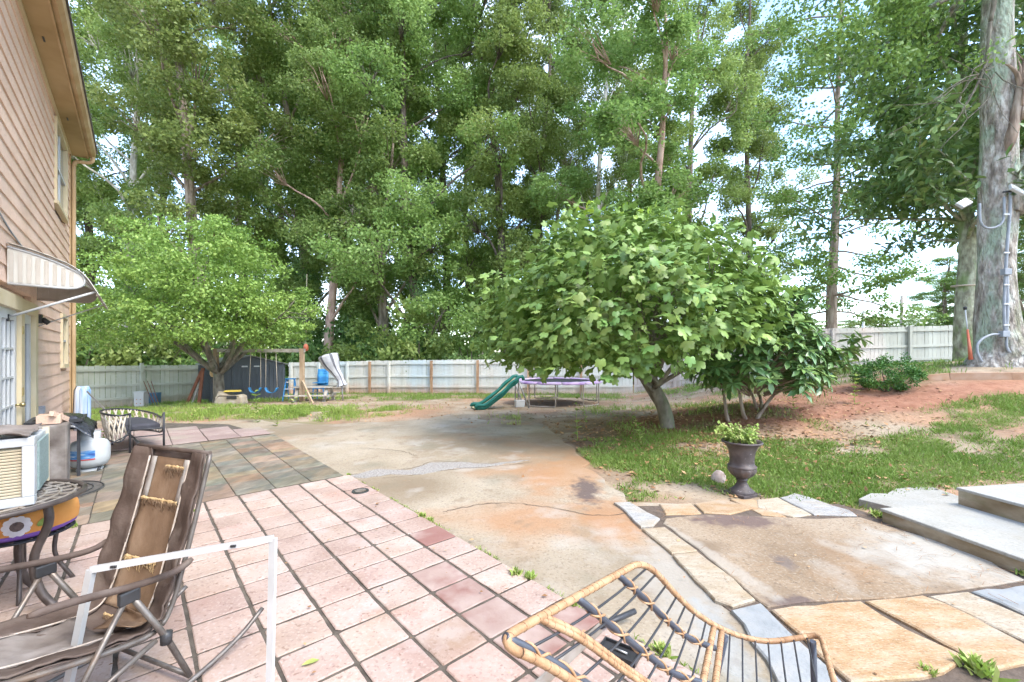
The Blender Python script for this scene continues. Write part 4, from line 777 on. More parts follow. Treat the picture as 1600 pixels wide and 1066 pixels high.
for k in range(34):
    a = random.uniform(0, 6.28); r_ = random.uniform(.03, .12); L = random.uniform(.08, .21); tip = np.array([math.cos(a) * (r_ + L * .55) - .03, math.sin(a) * (r_ + L * .5), L]); b0 = np.array([math.cos(a) * r_, math.sin(a) * r_, 0]); stems.tube([b0, lerp(b0, tip, .6) + [0, 0, .02], tip], .0025, 4)
    for q in np.linspace(.35, 1, 6): pc.append(lerp(b0, tip, q))
sl_ = [(-.05, 0, 0), (-.14, -.02, .08), (-.22, -.04, .12), (-.3, -.05, .16)]; stems.tube(bez(sl_, 10), .003, 4); pc += [np.array(q) for q in bez(sl_, 8)]
pc = np.repeat(np.array(pc), 4, 0); N = len(pc); d = nrm(rdir(N) + np.array([0, 0, .2])); stems.build('stem', 'leaf_young', pl)
child('foliage', scatter('foliage', T_DIAMOND, pc + rng.normal(size=(N, 3)) * .012, d, rdir(N) * .5 + np.array([0, 0, 1.]), rng.uniform(.028, .055, N), rng.random(N), mat('leaf_urn', [(.16, .26, .05), (.3, .4, .09), (.5, .52, .2)], attr='tone', bump=0, rough=.5, trans=.3)), pl)
t = thing('round_stone', 'pale round cracked stone half hidden behind the urn', 'stone', (2.52, 5.2, tz(2.52, 5.2)))
def rock(rx, ry, rz_, seed, n=14):
    q = np.random.default_rng(seed); mb = MB(); P = []
    for i in range(9):
        th = math.pi * i / 8; P.append([(rx * math.sin(th) * math.cos(2 * math.pi * j / n) * (1 + q.normal() * .05 * (0 < i < 8)), ry * math.sin(th) * math.sin(2 * math.pi * j / n) * (1 + q.normal() * .05 * (0 < i < 8)), rz_ * math.cos(th)) for j in range(n)])
        P[-1].append(P[-1][0])
    return mb.grid(P)
mb = rock(.085, .06, .1, 3); mb.v = [(x, y, z + .05) for x, y, z in mb.v]; mb.build('stone', 'rock', t)
for k, (px, py) in enumerate(((1193, 717),)):
    p = gp(px, py, .02); t = thing('fallen_fruit', 'small yellow fruit lying in the grass right of the urn', 'fruit', (p[0], p[1], tz(p[0], p[1]) + .03)); mb = rock(.025, .025, .025, 5, 10); mb.build('fruit', 'leaf_young', t)

# ------------------------------------------------------------------ patio furniture by the house
tb = thing('patio_table', 'small round bronze metal patio table carrying the air conditioner', 'table', (-3.08, 2.48, 0))
mb = MB(); A = np.linspace(0, 2 * math.pi, 40, endpoint=False); mb.tube([(.42 * math.cos(a), .42 * math.sin(a), .70) for a in A], .016, 8, closed=True); mb.build('rim', 'table_iron', tb)
mb = MB(); mb.lathe([(0, .688), (.41, .688), (.41, .695), (0, .696)], 40); mb.build('tabletop', 'table_iron', tb)
for k in range(5):
    r_ = .12 + .065 * k; mb = MB(); mb.tube([(r_ * math.cos(a), r_ * math.sin(a), .7) for a in A], .008, 6, closed=True); mb.build('ring', 'pad_purple' if False else 'steel_rust', tb)
for k in range(24): a = 2 * math.pi * k / 24; mb = MB(); mb.bar((.1 * math.cos(a), .1 * math.sin(a), .7), (.4 * math.cos(a), .4 * math.sin(a), .7), .012, .008); mb.build('spoke', 'steel_rust', tb)
for k in range(4):
    a = .25 + math.pi / 2 * k; mb = MB(); mb.tube(bez([(.3 * math.cos(a), .3 * math.sin(a), .69), (.31 * math.cos(a), .31 * math.sin(a), .55), (.24 * math.cos(a), .24 * math.sin(a), .35), (.27 * math.cos(a), .27 * math.sin(a), .15), (.38 * math.cos(a), .38 * math.sin(a), .0)], 20), .022, 8); mb.build('leg', 'table_iron', tb)
# air conditioner: local x along v (away from the wall), y along u
ac = thing('air_conditioner', 'white window air conditioner with cream louvres on the round table', 'air conditioner', (-2.74, 2.44, .71), PRZ)
mb = MB(); mb.box((-.27, .31, .185), (.52, .46, .345)); mb.build('casing', 'ac_white', ac, bevel=.008)
mb = MB(); mb.box((.0, .33, .185), (.012, .36, .29)); mb.build('side_grille', 'ac_green', ac); mb = MB()
for (c, d) in (((-.27, .04, .355), (.55, .09, .05)), ((-.27, .04, .018), (.55, .09, .05)), ((-.02, .04, .187), (.05, .09, .29)), ((-.52, .04, .187), (.05, .09, .29))): mb.box(c, d)
mb.build('front_bezel', 'ac_white', ac, bevel=.006); mb = MB(); mb.box((-.27, .07, .187), (.46, .02, .288)); mb.build('recess', 'plastic_black', ac)
for k in range(16): mb = MB(); mb.box((-.27, .03, .058 + .0172 * k), (.45, .04, .0095), M=Matrix.Rotation(.35, 3, 'X')); mb.build('louvre', 'ac_cream', ac)
mb = MB(); mb.box((-.01, .545, .19), (.03, .02, .36)); mb.build('mounting_flange', 'ac_cream', ac)
def cloth(nx_, ny_, sx, sy, amp, seed, drop=0, edge=.1):
    q = np.random.default_rng(seed); P = []; ph = q.random(6) * 6
    for i in range(nx_):
        row = []
        for j in range(ny_):
            x, y = (i / (nx_ - 1) - .5) * sx, (j / (ny_ - 1) - .5) * sy; z = amp * (math.sin(9 * x / sx + ph[0] + 3 * y / sy) + .7 * math.sin(13 * y / sy + ph[1] + 4 * x / sx) + .5 * math.sin(21 * (x + y) / sx + ph[2])) + amp * 1.5
            ex = max(0, abs(x) - sx / 2 + edge); ey = max(0, abs(y) - sy / 2 + edge); z -= drop * (ex + ey); row.append((x * (1 - .0 * ex) + q.normal() * .004, y + q.normal() * .004, z))
        P.append(row)
    return P
t = thing('crumpled_cloth', 'crumpled grey brown cloth lying on top of the air conditioner', 'cloth', (-3.07, 2.44, 1.085), PRZ); mb = MB(); mb.grid(np.array(cloth(26, 26, .46, .5, .010, 3)) + np.array([0, 0, .012])); mb.build('cloth', 'cloth_brown', t, solid=.006)
# stool with printed cushion under the table
sx_, sy_ = -3.22, 2.80
t = thing('metal_stool', 'black mesh metal stool tucked under the round table', 'stool', (sx_, sy_, 0)); mb = MB(); mb.lathe([(0, .385), (.24, .385), (.25, .392), (.24, .4), (0, .4)], 28); mb.build('seat', 'mesh_black', t)
for k in range(7): mb = MB(); mb.box((0, -.18 + .06 * k, .404), (2 * math.sqrt(.235 ** 2 - (.18 - .06 * k) ** 2), .012, .008)); mb.build('lattice_bar', 'table_iron', t)
for k in range(4): a = .8 + math.pi / 2 * k; mb = MB(); mb.tube(bez([(.16 * math.cos(a), .16 * math.sin(a), .39), (.15 * math.cos(a), .15 * math.sin(a), .2), (.24 * math.cos(a), .24 * math.sin(a), 0)], 10), .013, 7); mb.build('leg', 'table_iron', t)
t = thing('printed_cushion', 'orange cushion printed with a white flower and purple edge on the stool', 'cushion', (sx_, sy_, .408)); mb = MB(); mb.lathe([(0, .0), (.22, .0), (.255, .02), (.262, .04)], 32); mb.build('edge_band', 'purple_cloth', t)
mb = MB(); mb.lathe([(.263, .041), (.268, .09), (.262, .14), (.24, .168), (.16, .182), (0, .185)], 32); mb.build('cover', 'orange_cloth', t)
dcam = nrm(np.array([-sx_, -sy_, 0])); side_ = np.array([-dcam[1], dcam[0], 0])
def oncush(u_, z_): a = u_ / .268; return (dcam * math.cos(a) + side_ * math.sin(a)) * .272 + np.array([0, 0, z_])
for k in range(10):
    a = 2 * math.pi * k / 10; c = oncush(-.02 + .045 * math.cos(a), .1 + .045 * math.sin(a)); mb = MB(); ring_ = [oncush(-.02 + .045 * math.cos(a) + .02 * math.cos(q), .1 + .045 * math.sin(a) + .02 * math.sin(q)) * np.array([1.004, 1.004, 1]) for q in np.linspace(0, 2 * math.pi, 8, endpoint=False)]; mb.add([c * np.array([1.008, 1.008, 1])] + ring_, [(0, 1 + i, 1 + (i + 1) % 8) for i in range(8)]); mb.build('petal', 'petal_white', t)
mb = MB(); mb.add([oncush(-.02, .1) * np.array([1.02, 1.02, 1])] + [oncush(-.02 + .03 * math.cos(q), .1 + .03 * math.sin(q)) * np.array([1.012, 1.012, 1]) for q in np.linspace(0, 6.28, 12, endpoint=False)], [(0, 1 + i, 1 + (i + 1) % 12) for i in range(12)]); mb.build('flower_centre', 'petal_core', t)
for u_ in (.1, -.14): mb = MB(); mb.add([oncush(u_, .1) * np.array([1.01, 1.01, 1])] + [oncush(u_ + .04 * math.cos(q), .1 + .025 * math.sin(q) + .015 * math.cos(q)) * np.array([1.006, 1.006, 1]) for q in np.linspace(0, 6.28, 10, endpoint=False)], [(0, 1 + i, 1 + (i + 1) % 10) for i in range(10)]); mb.build('printed_leaf', 'print_leaf', t)
# mat on the slate
t = thing('door_mat', 'half round dark rubber scroll mat on the slate by the door', 'mat', pat(-.95, 2.35, .016), PRZ)
hp = lambda r_, x0=0: [(r_ * math.cos(a), r_ * .62 * math.sin(a)) for a in np.linspace(-math.pi / 2, math.pi / 2, 22)]
mb = MB(); mb.prism([(x * .72, y * 1.2) for x, y in hp(.62)], 0, .006, .01, .003); mb.build('base', 'rubber_mat', t)
for r_ in (.6, .48, .36, .24): mb = MB(); mb.tube([(x * .72, y * 1.2, .009) for x, y in hp(r_)], .007, 6); mb.build('scroll', 'plastic_black', t)
# black side table with bag, wooden box, gas bottle
p0 = gp(123, 745); t = thing('side_table', 'black metal side table next to the house wall', 'table', (p0[0], p0[1], 0), PRZ)
for (x, y) in ((0, 0), (-.42, 0), (0, .55), (-.42, .55)): mb = MB(); mb.box((x, y, .36), (.032, .032, .7)); mb.build('leg', 'rod_dark', t)
mb = MB(); mb.box((-.21, .275, .72), (.5, .64, .03)); mb.build('top', 'rod_dark', t); mb = MB(); mb.box((-.21, .0, .64), (.4, .02, .06)); mb.build('apron', 'rod_dark', t)
tl = thing('black_bag', 'shiny black plastic sheet draped over the side table', 'plastic sheet', (p0[0], p0[1], .738), PRZ); mb = MB(); mb.grid(np.array(cloth(24, 24, .66, .74, .010, 8, drop=.9, edge=.16)) + np.array([-.19, .27, .02])); mb.build('sheet', 'bag_black', tl, solid=.004)
bt = pat(-.98, 2.95); t = thing('wooden_crate', 'small peach wooden offcut box in front of the siding', 'box', (bt[0], bt[1], .0), PRZ)
mb = MB(); mb.box((0, 0, .36), (.26, .3, .72)); mb.build('body', 'cloth_brown', t, bevel=.02); mb = MB(); mb.bar((.0, -.16, .86), (.1, .16, .74), .04, .06); mb.build('stick', 'siding_paint', t); mb = MB(); mb.box((-.03, .02, .78), (.2, .26, .1)); mb.build('offcut', 'siding_paint', t)
tk = gp(119, 741); t = thing('gas_bottle', 'white propane bottle with a blue and red label beside the side table', 'gas bottle', (tk[0], tk[1] + .18, 0))
mb = MB(); mb.lathe([(.13, 0), (.135, .03), (.12, .045)], 24); mb.build('foot_ring', 'tank_white', t)
mb = MB(); mb.lathe([(0, .04), (.1, .045), (.17, .075), (.2, .13), (.205, .2), (.205, .3), (.2, .34), (.17, .395), (.1, .425), (0, .435)], 36); mb.build('body', 'tank_white', t)
mb = MB(); mb.lathe([(.1, .42), (.1, .52), (.108, .525), (.108, .42)], 20); mb.build('collar', 'tank_white', t); mb = MB(); mb.tube([(0, 0, .43), (0, 0, .5)], .025, 8); mb.build('valve', 'brass', t)
A = np.linspace(-1.95, -.55, 14); mb = MB(); mb.grid([[(.2075 * math.cos(a), .2075 * math.sin(a), zz) for a in A] for zz in (.19, .3)]); lb = mb.build('label', 'label_blue', t); mb = MB(); mb.grid([[(.2085 * math.cos(a), .2085 * math.sin(a), zz) for a in A] for zz in (.172, .189)]); mb.build('label_stripe', 'label_red', lb)
# folded blue canopy and pole by the house corner
bc = at(124, 664, 8.6); t = thing('folded_canopy', 'upright folded blue and white canopy bag standing at the house corner', 'canopy bag', (bc[0] + .03, bc[1], 0), -.3)
for k, (x, y, w) in enumerate(((-.08, 0, .075), (.0, -.02, .08), (.07, .0, .07), (.03, .07, .07))): mb = MB(); mb.tube([(x, y, .0), (x, y, .4), (x + .01, y, .82), (x + .015, y, .9)], [w, w * 1.05, w * .95, w * .55], 10); mb.build('roll', 'blue_cloth' if k else 'plastic_black', t)
a0, a1 = at(136, 612, 8.5), at(186, 662, 7.5); t = thing('aluminium_pole', 'thin silver pole slanting down behind the woven chair', 'pole', (a1[0], a1[1], 0)); mb = MB(); mb.tube([a0, a1 - np.array([0, 0, 0]), a1 + (a1 - a0) * .8], .016, 8); mb.build('pole', 'steel', t, w=True)
# rope chair
L1, L2, L3, L4 = gp(153, 737), gp(203, 709), gp(256, 703), np.array([-6.75, 7.2, 0])
rc = thing('rope_chair', 'black framed patio chair with cream rope weave and dark cushion', 'chair', (-6.05, 6.5, 0))
s1, s4 = at(170, 688, 6.05), np.array([-6.72, 7.15, .38])
def up(p, z): return np.array([p[0], p[1], z])
for a, b_ in ((L1, s1), (L2, up(L2, .62)), (L3, up(L3, .60)), (L4, s4)): mb = MB(); mb.tube([a, b_], .016, 7); mb.build('leg', 'rod_dark', rc, w=True)
arc = bez([up(L2, .62), at(185, 650, 6.45), at(160, 646, 6.5), at(160, 641, 7.0), at(185, 639, 7.5), at(215, 641, 7.8), at(240, 646, 7.6), at(252, 652, 7.2), up(L3, .60)], 44)
low = bez([up(L2, .36), at(188, 690, 6.4), at(172, 688, 6.4), at(168, 681, 6.9), at(188, 676, 7.4), at(215, 672, 7.7), at(238, 673, 7.5), at(251, 675, 7.2), up(L3, .36)], 44)
mb = MB(); mb.tube(arc, .016, 7); mb.build('top_rail', 'rod_dark', rc, w=True); mb = MB(); mb.tube(low, .014, 7); mb.build('seat_rail', 'rod_dark', rc, w=True)
mb = MB(); mb.tube([up(L2, .36), up(L3, .36)], .014, 7); mb.tube([up(L2, .25), up(L3, .25)], .009, 6); mb.tube([s1 - [0, 0, .06], up(L2, .3)], .009, 6); mb.build('front_rail', 'rod_dark', rc, w=True)
for k in range(1, 21):
    i, j = int(k * 2), min(43, int(k * 2 + 3)); mb = MB(); mb.tube([arc[i], lerp(arc[i], low[j], .5) + np.array([0, -.015, 0]), low[j]], .013, 6); mb.tube([arc[j], lerp(arc[j], low[i], .5) + np.array([0, .012, 0]), low[i]], .013, 6); mb.build('rope', 'rope_cream', rc, w=True)
cc = sum(low) / 44; mb = MB(); mb.prism([lerp(p[:2], cc[:2], .1) for p in low[::3]], .36, .435, .05, .03); mb.build('cushion', 'cushion_black', rc, w=True)

# ------------------------------------------------------------------ torn camping lounger
LC = np.array([-1.85, 2.0, 0]); lo_ = thing('camp_lounger', 'torn dark brown folding camp chair with rocker feet and peeling lining', 'camp chair', LC, R(-20.5))
prf = bez([(-.62, .50), (-.42, .43), (-.2, .37), (-.02, .345), (.04, .40), (.10, .58), (.17, .82), (.235, 1.06)] and [(a, b, 0) for a, b in ((-.62, .50), (-.42, .43), (-.2, .37), (-.02, .345), (.045, .41), (.10, .58), (.165, .82), (.225, 1.07))], 44)
def hw(i):
    t = i / 43; return .28 if t < .4 else lerp(.28, .272, (t - .4) / .6)
def sling(lo, hi, dz, i0=0, i1=44, nx_=9, wr=.0):
    P = []
    for q in np.linspace(lo, hi, nx_):
        row = []
        for i in range(i0, i1):
            y, z, _ = prf[i]; n_ = np.array([-(prf[min(i + 1, 43)][1] - prf[max(i - 1, 0)][1]), prf[min(i + 1, 43)][0] - prf[max(i - 1, 0)][0]]); n_ = n_ / np.linalg.norm(n_); sag = -.035 * (1 - (q) ** 2) + wr * math.sin(i * 1.1 + q * 5) + wr * rng.normal() * .4
            row.append((q * hw(i), y + n_[0] * (sag + dz), z + n_[1] * (sag + dz)))
        P.append(row)
    return P
mb = MB(); mb.grid(sling(-1, 1, 0, nx_=13, wr=.004)); mb.build('sling', 'fabric_brown', lo_, solid=.006)
for s in (-1, 1): mb = MB(); mb.grid(sling(.56 * s, 1.02 * s, .014, 1, 44, 10, .007)); mb.build('side_panel', 'fabric_brown', lo_, solid=.008)
mb = MB(); mb.grid(sling(-.57, .57, .010, 21, 43, 12, .0025)); tl = mb.build('lining', 'fabric_tan', lo_, solid=.004)
mb = MB(); mb.grid(sling(-.55, .5, .012, 3, 17, 15, .009)); mb.build('seat_lining', 'cloth_brown', lo_, solid=.004)
for s in (-1, 1): mb = MB(); mb.tube([p + np.array([0, 0, 0]) for p in [np.array(q) for q in sling(.57 * s, .57 * s, .02, 2, 43, 1)[0]]], .0045, 5); mb.build('piping', 'piping', lo_)
for i, (f0, f1) in ((37, (-.52, .5)), (30, (-.5, .36)), (41, (-.1, .45)), (19, (-.3, .5))):
    rr = random.Random(i); top_, mid_, bot_ = [], [], []
    for k in range(40):
        q = lerp(f0, f1, k / 39); p = np.array(sling(q, q, .018, i, i + 1, 1)[0][0]); w_ = rr.uniform(.3, 1) * (.6 + .4 * math.sin(k * .7 + i))
        top_.append(p + [0, 0, .004 + rr.uniform(0, .012) * w_]); mid_.append(p + np.array([0, -.004 - .006 * w_, .004 + rr.uniform(-.003, .003)])); bot_.append(p + np.array([rr.uniform(-.003, .003), -.003, -.003 - .03 * w_ * rr.random()]))
    mb = MB(); mb.grid([top_, mid_, bot_]); te_ = mb.build('torn_edge', 'foam', lo_, solid=.003); mb = MB()
    for k in range(70):
        q = lerp(f0, f1, rr.random()); p = np.array(sling(q, q, .016, i, i + 1, 1)[0][0]); L = .01 + rr.expovariate(45); mb.tube([p + [0, -.006, 0], p + np.array([rr.uniform(-.008, .008), -.014, -L * .5]), p + np.array([rr.uniform(-.02, .02), -.006, -L])], [.0016, .0012, .0005], 4)
    tag(mb.build('fray', 'fabric_tan' if i % 2 else 'foam', te_), kind='stuff')
for s in (-1, 1): mb = MB(); mb.grid(sling(.40 * s, .52 * s, .017, 37, 43, 3)); mb.build('strap_patch', 'fabric_grey', lo_, solid=.004)
mb = MB(); c0 = sling(.15, .95, .05, 15, 23, 7, .012); mb.grid(c0); mb.build('torn_flap', 'fabric_tan', lo_, solid=.004)
for s in (-1, 1):
    X = s * .315
    mb = MB(); mb.tube([(s * hw(i) * 1.03, prf[i][0] + .012, prf[i][1] - .004) for i in range(20, 44)], .011, 7); mb.build('back_tube', 'chair_steel', lo_)
    mb = MB(); mb.tube([(s * hw(i) * 1.03, prf[i][0], prf[i][1] - .012) for i in range(0, 20)], .012, 7); mb.build('seat_tube', 'chair_steel', lo_)
    mb = MB(); mb.tube(bez([(X, .13, .60), (X, .05, .575), (X, -.1, .59), (X, -.3, .63), (X, -.42, .645)], 16), [.010] + [.0155] * 14 + [.009], 8); mb.build('armrest', 'fabric_brown', lo_)
    mb = MB(); mb.box((X, -.12, .555), (.028, .075, .055)); mb.build('arm_hub', 'plastic_black', lo_, bevel=.008)
    mb = MB(); mb.tube([(X, -.11, .55), (X, .02, .30), (X, .12, .055)], .013, 7); lg = mb.build('leg', 'chair_steel', lo_); mb = MB(); mb.lathe([(0, -.03), (.022, -.028), (.024, .02), (0, .028)], 10, (X, .02, .30)); mb.build('leg_clamp', 'plastic_black', lg)
    mb = MB(); mb.tube([(X, -.13, .55), (X, -.28, .28), (X, -.40, .05)], .011, 7); mb.build('front_leg', 'chair_steel', lo_)
    mb = MB(); mb.tube(bez([(X, .50, .16), (X, .36, .085), (X, .14, .03), (X, -.12, .016), (X, -.38, .03), (X, -.6, .1)], 22), .012, 7); mb.build('rocker', 'chair_steel', lo_)
    mb = MB(); mb.tube([(X, -.34, .19), (X, -.02, .31)], .012, 7); mb.build('link_bar', 'chair_steel', lo_)
for y, z in ((.12, .055), (-.40, .05)): mb = MB(); mb.tube([(-.315, y, z), (.315, y, z)], .011, 7); mb.build('cross_tube', 'chair_steel', lo_)
mb = MB(); mb.tube([(-hw(43) * 1.03, prf[43][0] + .012, prf[43][1]), (hw(43) * 1.03, prf[43][0] + .012, prf[43][1])], .012, 7); mb.build('head_tube', 'fabric_brown', lo_)
# white frame leaning on its arm
fr = thing('white_frame', 'thin white metal frame leaning on the arm of the torn camp chair', 'frame', (-1.42, 1.85, 0))
A_, B_, C_, D_ = at(143, 890, 1.79), at(427, 841, 1.91), np.array([-1.064, 1.87, .014]), np.array([-1.86, 1.75, .014])
for a, b_ in ((A_, B_), (B_, C_), (A_, D_), (D_, C_)): mb = MB(); e_ = nrm(b_ - a) * .0; mb.bar(a + e_, b_, .027, .022, (0, -1, .2)); mb.build('side', 'metal_white', fr, w=True)
for q in (.13, .78): p = lerp(A_, B_, q); mb = MB(); mb.box(p + [0, -.012, 0], (.022, .012, .009), rz=.1); mb.build('clip', 'plastic_black', fr, w=True)

# ------------------------------------------------------------------ rattan chair in front
ra = thing('rattan_chair', 'rattan wrapped lounge chair with thin dark wire rods', 'chair', (.55, 1.35, 0))
FS = bez([at(1000, 878, 1.45), at(1026, 896, 1.51), at(1058, 931, 1.60), at(1086, 957, 1.67), at(1122, 980, 1.74), at(1160, 995, 1.77), at(1200, 1002, 1.765), at(1240, 998, 1.755), at(1282, 991, 1.74)], 49)
OFF = [np.array([-.47, -.55, .1]) * (1 - s) + np.array([-.30, -.56, .0]) * s for s in np.clip(np.linspace(0, 1.7, 49), 0, 1)]
NS = [a + b_ for a, b_ in zip(FS, OFF)]
def sp(i, t): return lerp(FS[i], NS[i], t)
def wrap(path, r_, name='rail', m='rattan', step=.03):
    mb = MB(); mb.tube(path, r_, 9); q = mb.build(name, m, ra, w=True)
    mb = MB(); P = [np.asarray(p) for p in path]; acc = 0; nxt = step
    for a, b_ in zip(P[:-1], P[1:]):
        L = np.linalg.norm(b_ - a)
        while nxt <= acc + L:
            c = lerp(a, b_, (nxt - acc) / max(L, 1e-6)); d_ = nrm(b_ - a); x = nrm(np.cross(d_, (.3, .5, .8))); y = np.cross(d_, x); tilt = d_ * r_ * .5
            mb.tube([c + (x * math.cos(k) + y * math.sin(k)) * r_ * 1.02 + tilt * math.cos(k) for k in np.linspace(0, 2 * math.pi, 9, endpoint=False)], .0007, 4, closed=True); nxt += step * random.uniform(.5, 1.9)
        acc += L
    mb.build('binding', 'rattan_dark', q, w=False) if False else None
    if mb.v:
        b2 = mb.mesh('binding', 'rattan_dark'); o = tag(child('binding', b2, q), kind='stuff'); Mi = PM[ra.name].inverted(); b2.transform(Mi)
RT = .0108
def rnd_corner(a, c, b_, k=.06, n=9):
    p0 = c + nrm(a - c) * k; p1 = c + nrm(b_ - c) * k; return [(1 - t) ** 2 * p0 + 2 * t * (1 - t) * c + t * t * p1 for t in np.linspace(0, 1, n)]
wrap(list(FS[3:46]), RT, 'side_rail'); wrap(list(NS[3:46]), RT, 'side_rail')
wrap(rnd_corner(FS[5], FS[0], NS[0], .07) + [sp(0, t) for t in np.linspace(.12, .88, 8)] + rnd_corner(FS[0], NS[0], NS[5], .07), RT, 'head_rail')
wrap([FS[45]] + rnd_corner(FS[44], FS[48], NS[48], .05) + [sp(48, t) for t in np.linspace(.15, .85, 7)] + rnd_corner(FS[48], NS[48], NS[44], .05) + [NS[45]], RT, 'front_rail')
for dd in (-1, 1): wrap([sp(24 + dd, t) + np.array([0, 0, -.002]) for t in np.linspace(0.01, .99, 10)], RT * 1.05, 'hinge_rail', step=.022)
for i in list(range(3, 23, 3)) + list(range(27, 48, 3)):
    mb = MB(); mb.tube([sp(i, t) + np.array([0, 0, -.02 * math.sin(math.pi * t)]) for t in np.linspace(0, 1, 7)], .0035, 6); mb.build('rod', 'rod_dark', ra, w=True)
for tt, m_ in ((.23, 0), (.56, 0), (.96, 0)):
    P = [sp(i, tt) + np.array([0, 0, -(.006 + .02 * math.sin(math.pi * tt)) * min(1, i / 6, (24 - i) / 6)]) for i in range(0, 25)]
    mb = MB(); mb.tube(P, .0105, 8); rb = mb.build('rib', 'rod_blue', ra, w=True)
    for sg in (-1, 1):
        mb = MB(); Q = []
        for k in range(4 * 20):
            f = 2.5 + k / 4; i = int(f); p = lerp(P[i], P[min(24, i + 1)], f - i); d_ = nrm(P[min(24, i + 1)] - P[i]); x = nrm(np.cross(d_, (0, 0, 1.))); y = np.cross(d_, x); a = sg * f * 1.55; Q.append(p + (x * math.cos(a) + y * math.sin(a)) * .0112)
        mb.tube(Q, .0038, 5); b2 = mb.mesh('lashing', 'rattan'); b2.transform(PM[ra.name].inverted()); tag(child('lashing', b2, rb), kind='stuff')
for o2 in (-.009, .009): wrap([sp(i, .78) + nrm(NS[i] - FS[i]) * o2 for i in range(0, 25)], RT * .75, 'back_splat', step=.024)
# legs under the seat
def foot(p, sx, sy): return np.array([p[0] + sx, p[1] + sy, .015])
for p, sx, sy in ((sp(26, .06), -.06, .05), (sp(26, .94), -.08, -.04), (sp(46, .06), .04, .04), (sp(46, .94), .0, -.05)): mb = MB(); mb.tube([p, foot(p, sx, sy)], .012, 8); mb.build('leg', 'rod_blue', ra, w=True)
mb = MB(); mb.tube([foot(sp(26, .06), -.06, .05) + [0, 0, .03], foot(sp(26, .94), -.08, -.04) + [0, 0, .03]], .010, 8); mb.build('stretcher', 'rod_dark', ra, w=True)
# things lying under it
p0, p1 = gp(835, 1075, .05), gp(940, 978, .05); t = thing('wooden_bar', 'rusty brown flat bar with a dark tube end under the rattan chair', 'bar', (p0[0], p0[1], 0))
mb = MB(); mb.bar([p0[0], p0[1], .045], [p1[0], p1[1], .045], .012, .055); mb.build('flat_bar', 'steel_rust', t, w=True); p2 = gp(992, 955, .06); mb = MB(); mb.tube([[*lerp(p1, p2, -.08)[:2], .05], [*p2[:2], .06]], .016, 8); mb.build('tube_end', 'rod_dark', t, w=True)
p = gp(968, 1022, .02); t = thing('plastic_tray', 'small black plastic tray lying on the pink pavers', 'tray', (p[0], p[1], .018), -.6)
mb = MB(); mb.box((0, 0, .006), (.19, .1, .012)); mb.build('base', 'plastic_black', t, bevel=.005)
for (c, d) in (((0, .05, .015), (.19, .008, .025)), ((0, -.05, .015), (.19, .008, .025)), ((.095, 0, .015), (.008, .108, .025)), ((-.095, 0, .015), (.008, .108, .025))): mb = MB(); mb.box(c, d); mb.build('lip', 'plastic_black', t)
mb = MB(); mb.tube([(-.04, 0, .02), (.04, .0, .02)], .006, 6); mb.build('bar', 'steel', t)

# ------------------------------------------------------------------ trees
def setm(o, m): o.material_slots[0].link = 'OBJECT'; o.material_slots[0].material = MATS[m]
def limb(mb, p0, d0, L, r0, n=7, up_=.25, wob=.12, seg=6):
    p = np.array(p0, float); d = nrm(np.array(d0, float)); P = [p.copy()]
    for i in range(n): d = nrm(d + rng.normal(size=3) * wob + np.array([0, 0, up_ / n])); p = p + d * L / n; P.append(p.copy())
    mb.tube(P, list(np.linspace(r0, max(.006, r0 * .18), n + 1)), seg); return P
def forest(seed, H=26, r=3.4, z0=3.5, per=220, leaf=.175, nl=46, top=.35):
    global rng
    keep = rng; rng = np.random.default_rng(seed); mb = MB(); P = [np.array([0, 0, -.4])]; d = np.array([0, 0, 1.])
    for i in range(18): d = nrm(d + np.array([*(rng.normal(size=2) * .035), .0]) + np.array([0, 0, .15])); P.append(P[-1] + d * (H + .4) / 18)
    mb.tube(P, list(np.concatenate([[.36], np.linspace(.29, .05, 18)])), 9); cs = []; rs = []
    nb = int(nl * .42)
    for k in range(nb):                       # boughs: a limb ending in a rounded mass of leaf clumps
        f = (k + .2 + .6 * rng.random()) / nb; z = lerp(z0, H * .95, f ** .9); a = k * 2.4 + rng.normal() * .5; R0 = lerp(1.25, 2.2, rng.random()) * (1 - .25 * max(0, f - .7)); off = r * (.35 + .65 * rng.random()) * (1 - .45 * max(0, f - .55) * 2 * (1 - top * .5))
        c = np.array([math.cos(a) * off, math.sin(a) * off, z]); i = max(1, int((z - .6 * off - .8) / H * 18)); p0 = P[min(i, 17)]
        mb.tube(bez([p0, lerp(p0, c, .45) + np.array([0, 0, .15]) + rng.normal(size=3) * .2, lerp(p0, c, .8) + rng.normal(size=3) * .15, c + np.array([0, 0, .4])], 8), list(np.linspace(.11 * (1 - .55 * f), .02, 8)), 6)
        for q in range(11):
            v_ = nrm(rng.normal(size=3)); w_ = c + v_ * np.array([R0, R0, R0 * .72]) * (.55 + .45 * rng.random()); mb.tube([lerp(p0, c, .75), lerp(c, w_, .4), w_], [.025, .014, .004], 4); cs.append(w_); rs.append(.55 + .4 * rng.random())
    for k in range(int(nl * .5)): z = lerp(z0 * .8, H * .9, rng.random()); cs.append(P[min(18, int(z / H * 18))] + np.array([*(rng.normal(size=2) * .7), rng.normal() * .3])); rs.append(.45 + .3 * rng.random())
    cs = np.array(cs); rs = np.array(rs); p, d, n, tone = clumps(cs, rs, per // 1, .75, .7, .3)
    cm = scatter('crown', T_DIAMOND, p, d, n, rng.uniform(.7, 1.3, len(p)) * leaf, tone, 'leaf_forest'); tm_ = mb.mesh('trunk', 'bark_brown'); rng = keep; return cm, tm_
FV = [forest(101, 29, 3.9, 4.0), forest(102, 29, 3.6, 7.0), forest(103, 28, 4.3, 3.0), forest(104, 30, 3.0, 5.0, top=.2)]
